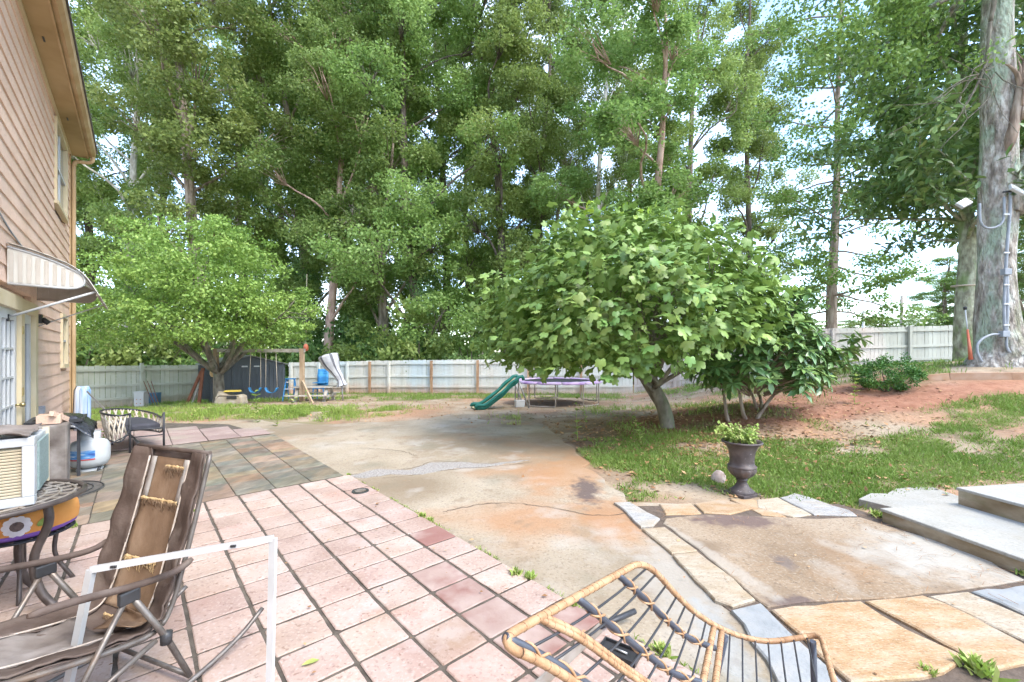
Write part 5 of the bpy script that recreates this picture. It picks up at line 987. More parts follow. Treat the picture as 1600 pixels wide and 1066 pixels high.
def ivy_mesh(seed, H, r0, n):
    q = np.random.default_rng(seed); z = q.random(n) ** 1.1 * H; a = q.random(n) * 6.283; rr = r0 * (1 + .55 * np.sin(z * 1.7 + a * 2) * .5 + .5 * q.random(n)) * (1.15 - .5 * z / H); p = np.stack([np.cos(a) * rr, np.sin(a) * rr, z], -1)
    out = np.stack([np.cos(a), np.sin(a), .4 + 0 * a], -1); return scatter('ivy', T_DIAMOND, p, np.stack([0 * a, 0 * a, -1 + 0 * a], -1) + q.normal(size=(n, 3)) * .5, out + q.normal(size=(n, 3)) * .4, q.uniform(.09, .17, n), q.random(n), 'leaf_ivy')
IVY = ivy_mesh(5, 11, .62, 9000)
FT = [  # photo column, distance, variant, height scale, width scale, bark, ivy, label
    (185, 26, 1, 1.0, .95, 'bark_pale', 0, 'tall tree with a smooth pale grey trunk rising just right of the eave'),
    (325, 23, 1, .98, 1.1, 'bark_brown', 0, 'thick brown trunked tree behind the maple, forking high up'),
    (480, 27, 3, 1.0, 1.0, 'bark_brown', 1, 'ivy wrapped tree standing above the swing frame post'),
    (508, 24.5, 1, .85, .9, 'bark_pink', 0, 'tree with a reddish bare stretch of trunk right of the swing frame'),
    (545, 29, 0, 1.0, 1.0, 'bark_dark', 0, 'dark slim tree behind the reddish trunk'),
    (600, 25.5, 3, .95, 1.05, 'bark_brown', 0, 'tree whose brown lower trunk shows over the middle of the back fence'),
    (660, 24, 2, .95, 1.0, 'bark_dark', 1, 'broad ivy clad tree with foliage down to the fence'),
    (695, 30, 0, 1.0, 1.1, 'bark_dark', 0, 'tall dark tree behind the broad ivy clad one'),
    (790, 25, 3, .95, .95, 'bark_dark', 0, 'slender dark trunked tree left of the fig crown'),
    (828, 26.5, 1, .92, .8, 'bark_dark', 0, 'tree with a leaning dark trunk just above the fig left edge'),
    (928, 27.5, 3, 1.1, .7, 'bark_pale', 0, 'very tall tree with a pale bare trunk over the fig crown'),
    (1000, 21.5, 2, .72, 1.0, 'bark_pink', 0, 'dense bright green tree with a split reddish trunk behind the fig top'),
    (1075, 25, 0, .82, .85, 'bark_brown', 0, 'leafy tree right of the split trunk tree'),
    (40, 29, 0, 1.0, 1.1, 'bark_brown', 0, 'tree mostly hidden by the house eave'),
    (120, 31, 2, 1.0, 1.1, 'bark_dark', 0, 'bushy dark tree between the house corner and pale trunk'),
    (255, 31, 0, 1.0, 1.0, 'bark_dark', 0, 'tall tree between the pale trunk and the thick forked trunk'),
    (400, 30, 2, .98, 1.1, 'bark_brown', 0, 'wide tree rising behind the right half of the maple'),
    (440, 36, 0, 1.05, 1.1, 'bark_dark', 0, 'far tree seen above the shed roof'),
    (580, 37, 2, 1.05, 1.1, 'bark_dark', 0, 'far tree filling the gap above the striped umbrella cover'),
    (745, 36, 2, 1.0, 1.0, 'bark_dark', 0, 'far tree between the ivy clad tree and the slender dark one'),
    (860, 40, 3, 1.0, .9, 'bark_dark', 0, 'thin far tree in the sky gap left of the pale tall trunk'),
    (985, 34, 0, 1.0, 1.0, 'bark_dark', 0, 'far tall tree behind the split trunk tree'),
    (1170, 33, 3, .95, .95, 'bark_dark', 0, 'far airy tree over the right side of the fig'),
]
for i, (px, Y, vv, hs, ws, bark, iv, lab) in enumerate(FT):
    X = (px - CX) * Y / F_PX; t = thing('forest_tree', lab, 'tree', (X, Y, tz(X, Y)), i * 1.9, 'tall trees beyond the back fence')
    sc = (ws, ws, hs); cm, tm_ = FV[vv]; c = child('crown', cm, t, scale=sc); q = child('trunk', tm_, t, scale=(ws * 1.05, ws * 1.05, hs)); setm(q, bark)
    if iv: child('ivy', IVY, t, scale=(1.1, 1.1, 1.05))
# undergrowth behind the fences
def bush_mesh(seed, n, rx, rz_, leaf, m, T=T_DIAMOND, per=60):
    global rng
    keep = rng; rng = np.random.default_rng(seed); q = rdir(n) * (rng.random(n) ** .4)[:, None] * np.array([rx, rx, rz_]); q[:, 2] = np.abs(q[:, 2]) * 1.0 + .15
    p, d, nn, tone = clumps(q, rng.uniform(.25, .5, n) * rx * .55, per, .7, .6, .2); me = scatter('foliage', T, p, d, nn, rng.uniform(.7, 1.3, len(p)) * leaf, tone, m); rng = keep; return me
BV = [bush_mesh(31, 60, 1.5, 2.6, .15, 'leaf_forest'), bush_mesh(32, 55, 1.8, 1.9, .15, 'leaf_ivy'), bush_mesh(33, 50, 1.3, 2.2, .13, 'leaf_pale')]
stemm = MB()
for k in range(5): a = k * 1.3; stemm.tube([(.05 * math.cos(a), .05 * math.sin(a), -.2), (.3 * math.cos(a), .3 * math.sin(a), 1.0), (.6 * math.cos(a), .6 * math.sin(a), 2.0)], [.04, .03, .01], 5)
stemm = stemm.mesh('stem', 'bark_dark')
for k, (px, Y, vv, s, lab) in enumerate([(118, 19, 0, 1.3, 'leafy shrub over the side fence next to the house corner'), (150, 21, 1, 1.5, 'dark shrub behind the side fence, second from the house'), (205, 22, 0, 1.5, 'tall green shrub behind the side fence and maple'), (270, 22.5, 1, 1.5, 'dark shrub behind the maple crown'), (330, 24, 0, 1.4, 'green shrub behind the shed gable'),
    (390, 26, 1, 1.2, 'low dark shrub behind the shed doors'), (505, 24, 1, 1.1, 'dark shrub over the fence right of the striped umbrella'), (560, 23.5, 0, 1.15, 'green shrub over the back fence at the brown trunks'), (625, 23, 1, 1.2, 'dark shrub beside the broad ivy tree'), (655, 22.3, 0, 1.3, 'large green shrub at the foot of the ivy tree'),
    (700, 22, 2, 1.0, 'pale feathery shrub above the back fence left of the slide'), (738, 22, 2, 1.15, 'pale feathery shrub above the back fence behind the slide'), (775, 23, 2, 1.0, 'pale shrub touching the fig left edge'), (860, 24, 1, 1.3, 'dark shrub hidden behind the fig crown'), (960, 23, 0, 1.2, 'green shrub behind the fig trunk'), (1060, 22, 1, 1.2, 'dark shrub behind the fig right half'), (1140, 24, 0, 1.1, 'green shrub behind the rhododendron'), (440, 25, 0, 1.2, 'green shrub above the shed right roof edge'), (475, 25.5, 1, 1.4, 'dark shrub above the swing set beam end'), (535, 26, 1, 1.6, 'tall dark shrub behind the fence between umbrella and brown trunks'), (590, 26.5, 0, 1.7, 'tall green shrub behind the brown trunks'), (685, 26, 0, 1.6, 'tall green shrub behind the pale feathery ones'), (810, 26, 0, 1.7, 'tall green shrub left behind the fig'), (1010, 27, 1, 1.7, 'tall dark shrub behind the fig trunk')]):
    X = (px - CX) * Y / F_PX; t = thing('shrub', lab, 'shrub', (X, Y, tz(X, Y)), k * 1.1, 'shrubs behind the fences'); child('foliage', BV[vv], t, scale=(s * 1.15, s * 1.15, s * random.uniform(1.1, 1.6))); child('stem', stemm, t, scale=(s, s, s))
# distant trees seen right of the elm and behind the oak
far = [(1345, 80, .35, 'hazy far tree low on the horizon right of the slim trunk'), (1372, 74, .33, 'far tree beside the utility pole'), (1440, 60, .30, 'far tree right of the utility pole'), (1475, 46, .42, 'light green tree behind the magnolia trunk'), (1497, 34, .40, 'bright tree seen between the magnolia and oak trunks'),
       (1600, 30, .5, 'bright green tree behind the oak at the picture edge'), (1640, 26, .62, 'green tree right of the oak trunk beyond the fence'), (1300, 90, .33, 'far tree behind the slim trunk'), (1240, 60, .33, 'far tree between the rhododendron and the slim trunk')]
for k, (px, Y, s, lab) in enumerate(far):
    X = (px - CX) * Y / F_PX; t = thing('distant_tree', lab, 'tree', (X, Y, tz(X, Y) - (1.2 if Y > 50 else .5)), k, 'distant trees'); w = .62 if Y < 50 else 1.; child('crown', FV[2][0], t, scale=(w, w, s * .72)); setm(child('trunk', FV[2][1], t, scale=(.8, .8, s * .72)), 'bark_brown')
for k, (px, Y, top, lab) in enumerate(((1409, 55, 462, 'brown wooden utility pole beyond the bank fence'), (1349, 62, 482, 'pale thin utility pole left of the brown one'))):
    p = at(px, top, Y); t = thing('utility_pole', lab, 'pole', (p[0], Y, 0)); mb = MB(); mb.tube([(0, 0, tz(p[0], Y) - 1), (0, 0, p[2])], .16, 8); mb.build('pole', 'far_pole' if k == 0 else 'metal_white', t); mb = MB(); mb.box((0, 0, p[2] - .6), (1.6, .12, .14)); mb.build('crossarm', 'far_pole', t)
t = thing('power_lines', 'thin power lines crossing the open sky beside the magnolia', 'wires', (40, 50, 6))
for (a, b_) in ((at(1380, 428, 60), at(1560, 352, 30)), (at(1395, 452, 60), at(1600, 388, 30)), (at(1410, 466, 55), at(1600, 430, 30)), (at(1385, 440, 60), at(1590, 370, 30))): mb = MB(); mb.tube([lerp(a, b_, q) - np.array([0, 0, .9 * math.sin(math.pi * q)]) for q in np.linspace(0, 1.0, 12)], .016, 4); mb.build('wire', 'rod_dark', t, w=True)

# maple at the left
mp_ = np.array([-10.05, 14.6]); t = thing('maple_tree', 'spreading light green maple in front of the shed', 'tree', (mp_[0], mp_[1], tz(*mp_) - .05)); mb = MB(); cs = []; rs = []
mb.tube([(0, 0, -.2), (.02, 0, .5), (0, 0, .95), (.0, 0, 1.15)], [.20, .16, .15, .16], 10)
for k in range(11):
    a = k * 2.399; d = (math.cos(a), .8 * math.sin(a), .55 + .5 * random.random()); Q = limb(mb, (0, 0, 1.0 + .1 * random.random()), d, 3.2 + 1.2 * random.random(), .085, 8, .12, .12, 6)
    for j in (4, 5, 6, 7, 8):
        for q in range(2):
            S = limb(mb, Q[j - 1], nrm(np.array(d) * .6 + rng.normal(size=3) * .8), .9 + .5 * random.random(), .02, 4, .1, .15, 4)
            cs += [S[2], S[4]]; rs += [.5, .58]
for k in range(210):
    q = rdir(1)[0]; q[2] = abs(q[2]); r_ = .5 + .5 * random.random() ** .6; cs.append(np.array([q[0] * 3.7 * r_ - .75, q[1] * 3.4 * r_, 2.1 + q[2] * 4.3 * r_ - .1 * abs(q[0]) * r_])); rs.append(.5 + .3 * random.random())
cs = np.array(cs); rs = np.array(rs); ok_ = (cs[:, 2] > 1.75 + .25 * (np.abs(cs[:, 0] - .6) < 2)) & (cs[:, 0] < 2.45); rs = rs[ok_]; cs = cs[ok_]; cs[:, 2] = np.minimum(cs[:, 2], 6.3 - .12 * cs[:, 0] ** 2 + rng.normal(size=len(cs)) * .22)
ok_ = vnoise(cs[:, 0] + 20, cs[:, 2] * 1.6 + cs[:, 1] * .4, .62) > .27; cs, rs = cs[ok_], rs[ok_]
ex_ = nrm(np.stack([rng.normal(size=46), rng.normal(size=46) * .7, np.abs(rng.normal(size=46)) * .8], -1)) * np.array([4.1, 3.4, 4.6]) + np.array([-.8, 0, 1.9]); cs = np.concatenate([cs, ex_]); rs = np.concatenate([rs, rng.uniform(.22, .42, 46)])
mb.build('trunk', 'bark_fig', t); p, d, n, tone = clumps(cs, rs, 130, .42, 1.0, .35); child('crown', scatter('crown', T_DIAMOND, p, d, n, rng.uniform(.07, .13, len(p)), tone, 'leaf_maple'), t)

# fig tree: big lobed leaves, the outer ones separate
FG = np.array([2.93, 8.3]); fz = tz(*FG); fg = thing('fig_tree', 'large domed fig tree with broad lobed leaves', 'tree', (FG[0], FG[1], fz)); mb = MB()
forkp = np.array([-.18, 0, .80])
mb.tube(bez([(.1, 0, -.2), (.09, 0, .1), (.02, 0, .4), (-.08, 0, .62), forkp], 12), list(np.linspace(.15, .125, 12)), 10)
mb.tube(bez([(-.02, .02, .45), (-.22, .05, .75), (-.45, .05, 1.1), (-.75, .0, 1.45)], 10), list(np.linspace(.10, .05, 10)), 8)
tips = []
def crown_ok(p):
    x, y, z = p; return ((x + .62) / 2.85) ** 2 + (y / 2.25) ** 2 + ((z - 1.95) / 2.4) ** 2 < 1 and z > .95 + .22 * max(0, x - .2) + (.35 if abs(x) < .8 else 0)
for k in range(15):
    a = k * 2.4; d = np.array([math.cos(a) - .1, .85 * math.sin(a), .75 + .7 * random.random()]); Q = limb(mb, forkp + rng.normal(size=3) * .05, d, 1.9 + .7 * random.random(), .05, 7, .2, .13, 6)
    for j in (3, 4, 5, 6, 7):
        for q in range(2): limb(mb, Q[j], d * .6 + rng.normal(size=3) * .7, .8, .015, 4, .25, .14, 4)
mb.build('trunk', 'bark_fig', fg)
k = 0
while len(tips) < 1150 and k < 26000:
    k += 1; q = rdir(1)[0]; rad = 1 - .45 * random.random() ** 1.8
    lump = 1 + .10 * math.sin(3.1 * q[0] * 2 + 1) * math.cos(2.7 * q[1] * 2) + .07 * math.sin(7 * q[0] + 5 * q[2]) + .05 * math.sin(11 * q[1] - 8 * q[2])
    p = np.array([-.70 + 2.62 * q[0] * rad * lump, 2.2 * q[1] * rad * lump, 1.9 + 2.1 * q[2] * rad * lump])
    if q[2] > 0: p[2] -= .25 * max(0, q[0]) ** 2
    if p[2] < 1.2 + (.4 if p[0] > -.1 else 0) + .14 * random.random(): continue
    tips.append(p)
tips = np.array(tips); cen = np.array([-.62, 0, 1.5]); od = nrm(tips - cen); N = len(tips) * 9
tp = np.repeat(tips, 9, 0) + rng.normal(size=(N, 3)) * np.array([.14, .14, .11]); oo = np.repeat(od, 9, 0)
ld = nrm(oo * .55 + rdir(N) * .8 - np.array([0, 0, .45])); ln = nrm(oo * .55 + rdir(N) * .38 + np.array([0, 0, .75])); ls = .09 + .135 * rng.random(N) ** .8
tone = np.clip(rng.random(N) * .75 + .25 * (rng.random(N) > .9), 0, 1)
camd = np.array([0, 0, EYE]) - np.array([FG[0], FG[1], fz]); facing = (oo * nrm(camd)).sum(-1) * 1.0 + np.linalg.norm((tp - cen) / np.array([2.85, 2.2, 2.35]), axis=1) * .8 + rng.random(N) * .25
order = np.argsort(-facing); pick = order[:290]; rest = order[290:]
lm = [npmesh('leaf', T_FIG[0], T_FIG[1], 'leaf_fig_one')]
def leafobjs(parent, me, p, d, n, s, nm='leaf'):
    x, y, z = frames(d, n)
    for i in range(len(p)):
        M = Matrix(((x[i][0] * s[i], y[i][0] * s[i], z[i][0] * s[i], p[i][0]), (x[i][1] * s[i], y[i][1] * s[i], z[i][1] * s[i], p[i][1]), (x[i][2] * s[i], y[i][2] * s[i], z[i][2] * s[i], p[i][2]), (0, 0, 0, 1))); child(nm, me if not isinstance(me, list) else random.choice(me), parent, mw=M)
leafobjs(fg, lm, tp[pick], ld[pick], ln[pick], ls[pick])
fo = child('foliage', scatter('foliage', T_FIG, tp[rest], ld[rest], ln[rest], ls[rest], tone[rest], 'leaf_fig'), fg); tag(fo, kind='stuff')
topi = tips[np.argsort(-tips[:, 2] - .3 * rng.random(len(tips)))[:26]]; topi = np.repeat(topi, 3, 0); N2 = len(topi)
tag(child('young_leaves', scatter('young_leaves', T_FIG, topi + rng.normal(size=(N2, 3)) * .07 + np.array([0, 0, .14]), rdir(N2) * .6 + np.array([0, 0, .7]), rdir(N2) + np.array([0, 0, .5]), rng.uniform(.08, .15, N2), rng.random(N2), mat('leaf_fig_young', [(.2, .32, .04), (.34, .44, .06)], attr='tone', bump=0, rough=.45, trans=.35)), fg), kind='stuff')

# rhododendron: whorls of long glossy leaves
RG = np.array([4.55, 8.0]); rz0 = tz(*RG); rh = thing('rhododendron', 'rhododendron like shrub with long glossy dark leaves right of the fig', 'shrub', (RG[0], RG[1], rz0)); mb = MB()
for (x, y, a, L) in ((.0, 0, .3, 1.4), (-.1, .05, 2.9, 1.5), (.35, .3, .8, 1.4), (-.45, .05, 2.5, 1.1), (.3, .35, 1.6, 1.2)): limb(mb, (x, y, -.1), (math.cos(a) * .45, math.sin(a) * .45, 1), L, .045, 7, .1, .1, 6)
wh = []; k = 0
while len(wh) < 290 and k < 9000:
    k += 1; q = rdir(1)[0]; r_ = 1 - .45 * random.random() ** 2; p = np.array([.08 + 1.28 * q[0] * r_, 1.0 * q[1] * r_, 1.2 + 1.1 * q[2] * r_])
    if p[2] < .62 or (p[0] < -.3 and p[2] > 1.5): continue
    if p[0] > .9 and p[2] > 1.6 : continue
    wh.append(p)
for q in range(12): wh.append(np.array([1.25 + .06 * q + rng.normal() * .1, -.1 + rng.normal() * .2, 1.0 + .03 * q + rng.normal() * .1]))
for q in range(46): wh.append(np.array([rng.uniform(-.2, .95), rng.uniform(-.7, .5), rng.uniform(1.6, 2.45)]))
wh = np.array(wh)
for p in wh[::4]: mb.tube([p * np.array([.25, .25, .5]) + [0, 0, .1], p * np.array([.7, .7, .8]), p], [.022, .014, .007], 5)
mb.build('stem', 'bark_brown', rh)
K = 11; N = len(wh) * K; c = np.repeat(wh, K, 0); ax = np.repeat(nrm(nrm(wh - np.array([0, 0, .8])) * .6 + np.array([0, 0, .8])), K, 0); a = np.tile(np.arange(K) * 2.4, len(wh)) + np.repeat(rng.random(len(wh)) * 6, K)
ex = nrm(np.cross(ax, np.array([.31, .95, .02]))); ey = np.cross(ax, ex); rad = ex * np.cos(a)[:, None] + ey * np.sin(a)[:, None]; lev = np.tile(np.linspace(.65, -.75, K), len(wh))
ld = nrm(rad + ax * lev[:, None] * .9 + rdir(N) * .15); ln = nrm(ax - rad * lev[:, None] * .6); ls = rng.uniform(.19, .30, N) * np.tile(np.linspace(.7, 1.05, K), len(wh)); tone = np.clip(rng.random(N) * .55 + np.tile(np.linspace(.45, 0, K), len(wh)), 0, 1)
camd = nrm(np.array([0, 0, EYE]) - np.array([RG[0], RG[1], rz0])); sc_ = (nrm(c - np.array([0, 0, 1.1])) * camd).sum(-1) + rng.random(N) * .5; order = np.argsort(-sc_); pick, rest = order[:290], order[290:]
leafobjs(rh, npmesh('leaf', T_LONG[0], T_LONG[1], 'leaf_rhodo_one'), c[pick], ld[pick], ln[pick], ls[pick]); tag(child('foliage', scatter('foliage', T_LONG, c[rest], ld[rest], ln[rest], ls[rest], tone[rest], 'leaf_rhodo'), rh), kind='stuff')
ypt = wh[np.argsort(-wh[:, 2])[:9]]; yp = np.repeat(ypt, 5, 0); N3 = len(yp); tag(child('young_shoots', scatter('young_shoots', T_LONG, yp, rdir(N3) * .35 + np.array([0, 0, 1.]), rdir(N3), rng.uniform(.12, .2, N3), rng.random(N3), 'leaf_young'), rh), kind='stuff')
# small clipped bush
BX = at(1385, 612, 9.0); t = thing('low_bush', 'small round evergreen bush alone on the red clay bank', 'bush', (BX[0], BX[1], tz(BX[0], BX[1]) - .03)); mb = MB()
for k in range(7): a = k * .9; limb(mb, (0, 0, 0), (math.cos(a) * .8, math.sin(a) * .8, 1), .55, .02, 5, .1, .1, 5)
mb.build('stem', 'bark_dark', t); cs = []
for k in range(95): q = rdir(1)[0]; cs.append(np.array([q[0] * .56, q[1] * .55, .40 + q[2] * .33 * (1 if q[2] > 0 else .8)]) * (1 - .3 * random.random() ** 2))
cs += [np.array([-.46, -.1, .62]), np.array([.46, 0, .70]), np.array([.3, -.1, .78]), np.array([.66, 0, .6]), np.array([-.62, 0, .5]), np.array([0, 0, .76])]
p, d, n, tone = clumps(np.array(cs), np.full(len(cs), .10), 60, .8, .7, 0.); child('foliage', scatter('foliage', T_DIAMOND, p, d, n, rng.uniform(.03, .055, len(p)), tone, 'leaf_box'), t)

# slim elm at the right
EP = np.array([(1300 - CX) * 19 / F_PX, 19.0]); t = thing('slim_tree', 'slim brown trunked tree with airy foliage behind the bank fence', 'tree', (EP[0], EP[1], tz(*EP))); mb = MB(); TP = bez([(0, 0, -.3), (-.03, 0, 3), (.12, 0, 6), (.3, .1, 9), (.35, .1, 13), (.5, 0, 18)], 24); mb.tube(TP, list(np.linspace(.25, .05, 24)), 9); cs = []; rs = []
for k in range(44):
    f = (k + random.random()) / 44; z = 3.0 + 14 * f; p0 = TP[min(23, int(z / 18 * 23))]; a = k * 2.4; Q = limb(mb, p0, (math.cos(a), math.sin(a), .25 - .3 * (f < .3)), 2.2 + 1.8 * random.random(), .05, 7, .0, .14, 5)
    for j in (3, 4, 5, 6, 7): cs.append(Q[j] + rng.normal(size=3) * .2); rs.append(.45 + .4 * random.random())
mb.build('trunk', 'bark_brown', t); p, d, n, tone = clumps(np.array(cs), np.array(rs), 120, .45, .8, .3); child('crown', scatter('crown', T_DIAMOND, p, d, n, rng.uniform(.09, .17, len(p)), tone, 'leaf_oak'), t)

# magnolia with dark big leaves
MG = np.array([(1510 - CX) * 12.2 / F_PX, 12.2]); mz = tz(*MG); t = thing('magnolia_tree', 'dark glossy leaved magnolia with a mossy trunk behind the oak', 'tree', (MG[0], MG[1], mz)); mb = MB(); TP = bez([(0, 0, -.3), (-.02, 0, 1.5), (.03, 0, 3.2), (.05, .1, 6), (0, .1, 11)], 20); mb.tube(TP, list(np.linspace(.30, .08, 20)), 12); cs = []; rs = []
for k in range(84):
    f = (k + random.random()) / 84; z = 3.5 + 7.4 * f; p0 = TP[min(19, int(z / 11 * 19))]; a = 3.14 + (k * 2.4 % 6.28 - 3.14) * .85; L = (2.2 + 2.4 * random.random()) * (1 - .35 * f) * (1.15 if abs(a - 3.3) < 1.2 else .7)
    mt_ = MB(); Q = limb(mt_, p0, (math.cos(a), math.sin(a) * .9, .34), L, .06, 7, .0, .13, 5)
    if min(q_[2] for q_ in Q[3:]) < 3.6: continue
    mb.add(mt_.v, mt_.f, True)
    for j in (3, 4, 5, 6, 7): cs.append(Q[j] + rng.normal(size=3) * .22); rs.append(.45 + .25 * random.random())
cs = np.array(cs); rs = np.array(rs); ok_ = (cs[:, 2] > 3.25) & ~((cs[:, 0] > -2.6) & (cs[:, 2] < 3.7)); cs, rs = cs[ok_], rs[ok_]
mb.build('trunk', 'bark_lichen', t); p, d, n, tone = clumps(np.array(cs), np.array(rs), 66, .65, .7, .2); child('crown', scatter('crown', T_LONG, p, d, n, rng.uniform(.2, .32, len(p)), tone, 'leaf_magnolia'), t)
mb = MB(); mb.tube([(.31 * math.cos(a), .31 * math.sin(a), 2.15 + .02 * math.sin(a)) for a in np.linspace(0, 6.28, 20, endpoint=False)], .022, 6, closed=True); mb.build('rope_band', 'rope_cream', t)
# the big oak
OK = np.array([10.83, 9.5]); oz = tz(*OK); ok = thing('oak_tree', 'massive lichen covered tree trunk at the right edge with conduits', 'tree', (OK[0], OK[1], oz)); mb = MB(); TP = bez([(.05, 0, -.4), (.03, 0, .25), (-.02, 0, 1.0), (-.03, 0, 2.5), (.02, 0, 4.0), (.02, 0, 5.5), (-.02, 0, 7.5), (.05, 0, 9.5), (.0, .1, 12.5)], 40)
rad_ = list(np.interp([p[2] for p in TP], [-.4, 0, .25, .6, 1.2, 2.5, 4.2, 5., 6, 9, 12.5], [.74, .56, .44, .37, .32, .30, .32, .29, .27, .24, .16])); n_ = 22
o = len(mb.v); mb.tube(TP, rad_, n_)
for i in range(40):
    for j in range(n_):
        v_ = np.array(mb.v[i * n_ + j]); c = np.array(TP[i]); g = 1 + .055 * math.sin(j * 2.9 + i * .35) + .04 * math.sin(j * 5.1 - i * .8) + (.22 * max(0, math.cos(j * 4 * 2 * math.pi / n_)) * max(0, 1 - TP[i][2] / .7) if TP[i][2] < .7 else 0); mb.v[i * n_ + j] = tuple(c + (v_ - c) * np.array([g, g, 1]))
mb.build('trunk', 'bark_oak', ok)
mb = MB(); mb.tube(bez([(.1, -.1, 3.3), (.38, -.15, 4.1), (.75, -.2, 5.0), (1.3, -.25, 6.4), (1.8, -.2, 8.5), (2.2, 0, 11)], 22), list(np.linspace(.24, .12, 22)), 14); mb.build('limb', 'bark_oak', ok)
mb = MB(); mb.tube(bez([(-.10, -.28, 4.6), (0, -.31, 5.2), (.1, -.33, 5.8), (.14, -.36, 6.25), (.18, -.36, 6.65)], 16), [.05, .09, .1, .1, .095, .095, .09, .085, .085, .08, .08, .07, .07, .05, .025, .006], 7); mb.tube(bez([(.1, -.34, 5.9), (-.03, -.38, 6.2), (-.18, -.38, 6.36), (-.28, -.38, 6.4)], 10), list(np.linspace(.055, .01, 10)), 6)
for k in range(9): p0 = np.array([.1 + rng.normal() * .04, -.36 + rng.normal() * .03, 5.2 + .15 * k]); mb.tube([p0, p0 + np.array([rng.normal() * .05, -.03, .25]), p0 + np.array([rng.normal() * .09, -.05, .45])], [.03, .02, .003], 5)
mb.build('dead_stub', 'wood_dead', ok)
mb = MB(); mb.tube(bez([(-.1, 0, 8.3), (-.5, -.1, 8.35), (-1.0, -.2, 8.1), (-1.6, -.2, 7.8)], 14), list(np.linspace(.07, .03, 14)), 7); mb.tube(bez([(-.42, -.15, 9.9), (-.38, -.2, 9.2), (-.32, -.25, 8.5), (-.36, -.25, 7.9), (-.45, -.25, 7.4)], 14), list(np.linspace(.075, .035, 14)), 7); mb.tube(bez([(-.45, -.25, 7.4), (-.6, -.3, 6.5), (-.85, -.3, 5.9), (-1.2, -.3, 5.3), (-1.5, -.35, 5.0)], 14), list(np.linspace(.035, .008, 14)), 6)
for k in range(14): p0 = np.array([-.7, -.3, 6.2]) + rng.normal(size=3) * .2; limb(mb, p0, (-.8 + rng.normal() * .5, rng.normal() * .2, -.7 + rng.normal() * .4), .9 + random.random() * .8, .014, 6, -.1, .2, 4)
mb.build('dead_branch', 'bark_fig', ok)
mb = MB(); cs = []; rs = []
for k in range(30):
    a = 1.2 + k * 2.4; z = 8.6 + 3.5 * random.random(); Q = limb(mb, (0, 0, z), (math.cos(a), math.sin(a) * .9, .15), 3 + 2.5 * random.random(), .07, 7, -.1, .14, 5)
    for j in (3, 4, 5, 6, 7): cs.append(Q[j] + rng.normal(size=3) * .3); rs.append(.55 + .35 * random.random())
for k in range(70): cs.append(np.array([rng.uniform(-4.6, -.6), rng.uniform(-.6, 1.5), rng.uniform(6.0, 9.4)])); rs.append(.5)
mb.build('upper_limb', 'bark_oak', ok); p, d, n, tone = clumps(np.array(cs), np.array(rs), 85, .5, .8, .3); child('crown', scatter('crown', T_DIAMOND, p, d, n, rng.uniform(.07, .13, len(p)), tone, 'leaf_oak'), ok)
# conduits, boxes, floodlights, broom on the oak
cd = thing('conduit', 'grey electrical conduit strapped down the oak trunk', 'conduit', (OK[0], OK[1], oz)); yb = -.5
def ow(px, py, Y=8.93): return at(px - 4, py, Y + .17)
for P, r_ in (([(1583, 300), (1582, 330), (1578, 380), (1575, 430), (1573, 480), (1574, 520)], .027), ([(1577, 430), (1578, 480), (1576, 520)], .03), ([(1535, 318), (1536, 345), (1545, 356), (1562, 354), (1572, 342), (1573, 308)], .022), ([(1570, 522), (1550, 524), (1533, 535), (1531, 550), (1538, 566)], .024), ([(1576, 525), (1578, 545), (1590, 556), (1610, 566)], .024)):
    mb = MB(); mb.tube(bez([ow(*q, Y=8.95) for q in P], 24), r_, 8); mb.build('pipe', 'conduit', cd, w=True)
for (px, py) in ((1576, 425), (1573, 522)): mb = MB(); mb.box(ow(px, py, 8.92), (.15, .1, .13)); mb.build('junction_box', 'conduit', cd, w=True, bevel=.01)
for py in (335, 395, 445, 475, 508): mb = MB(); mb.box(ow(1577, py, 8.905), (.12, .02, .03)); mb.build('strap', 'metal_white', cd, w=True)
for k, (px, py, w, h, s, lab) in enumerate(((1510, 318, .24, .17, -1, 'small square floodlight on the left side of the oak trunk'), (1592, 297, .30, .17, 1, 'white floodlight on the right side of the oak trunk'))):
    c = ow(px, py, 8.85); t = thing('floodlight', lab, 'floodlight', c, 0); M = Matrix.Rotation(.5 * s, 3, 'Y') @ Matrix.Rotation(-.55, 3, 'X'); mb = MB(); mb.box((0, 0, 0), (w, .06, h), M=M); mb.build('housing', 'metal_white', t, bevel=.01); mb = MB(); mb.box(M @ Vector((0, -.034, 0)), (w * .82, .008, h * .78), M=M); mb.build('lens', 'lamp_lens', t); mb = MB(); mb.tube([(0, .03, 0), (.28 if s < 0 else -.15, .12, 0.0)], .02, 7); mb.build('arm', 'rod_dark', t)
a, b_ = at(1508, 482, 9.6), at(1517, 562, 9.35); t = thing('red_broom', 'red and white handled tool leaning on the mossy trunk', 'broom', (b_[0], b_[1], b_[2])); mb = MB(); mb.tube([a, lerp(a, b_, .45)], .013, 7); mb.build('handle', 'metal_white', t, w=True); mb = MB(); mb.tube([lerp(a, b_, .42), lerp(a, b_, .75), b_], [.018, .03, .038], 8); mb.build('sleeve', 'red_plastic', t, w=True); mb = MB(); mb.lathe([(0, -.04), (.03, -.03), (.035, .02), (.02, .04), (0, .045)], 10, a); mb.build('knob', 'plastic_black', t, w=True)
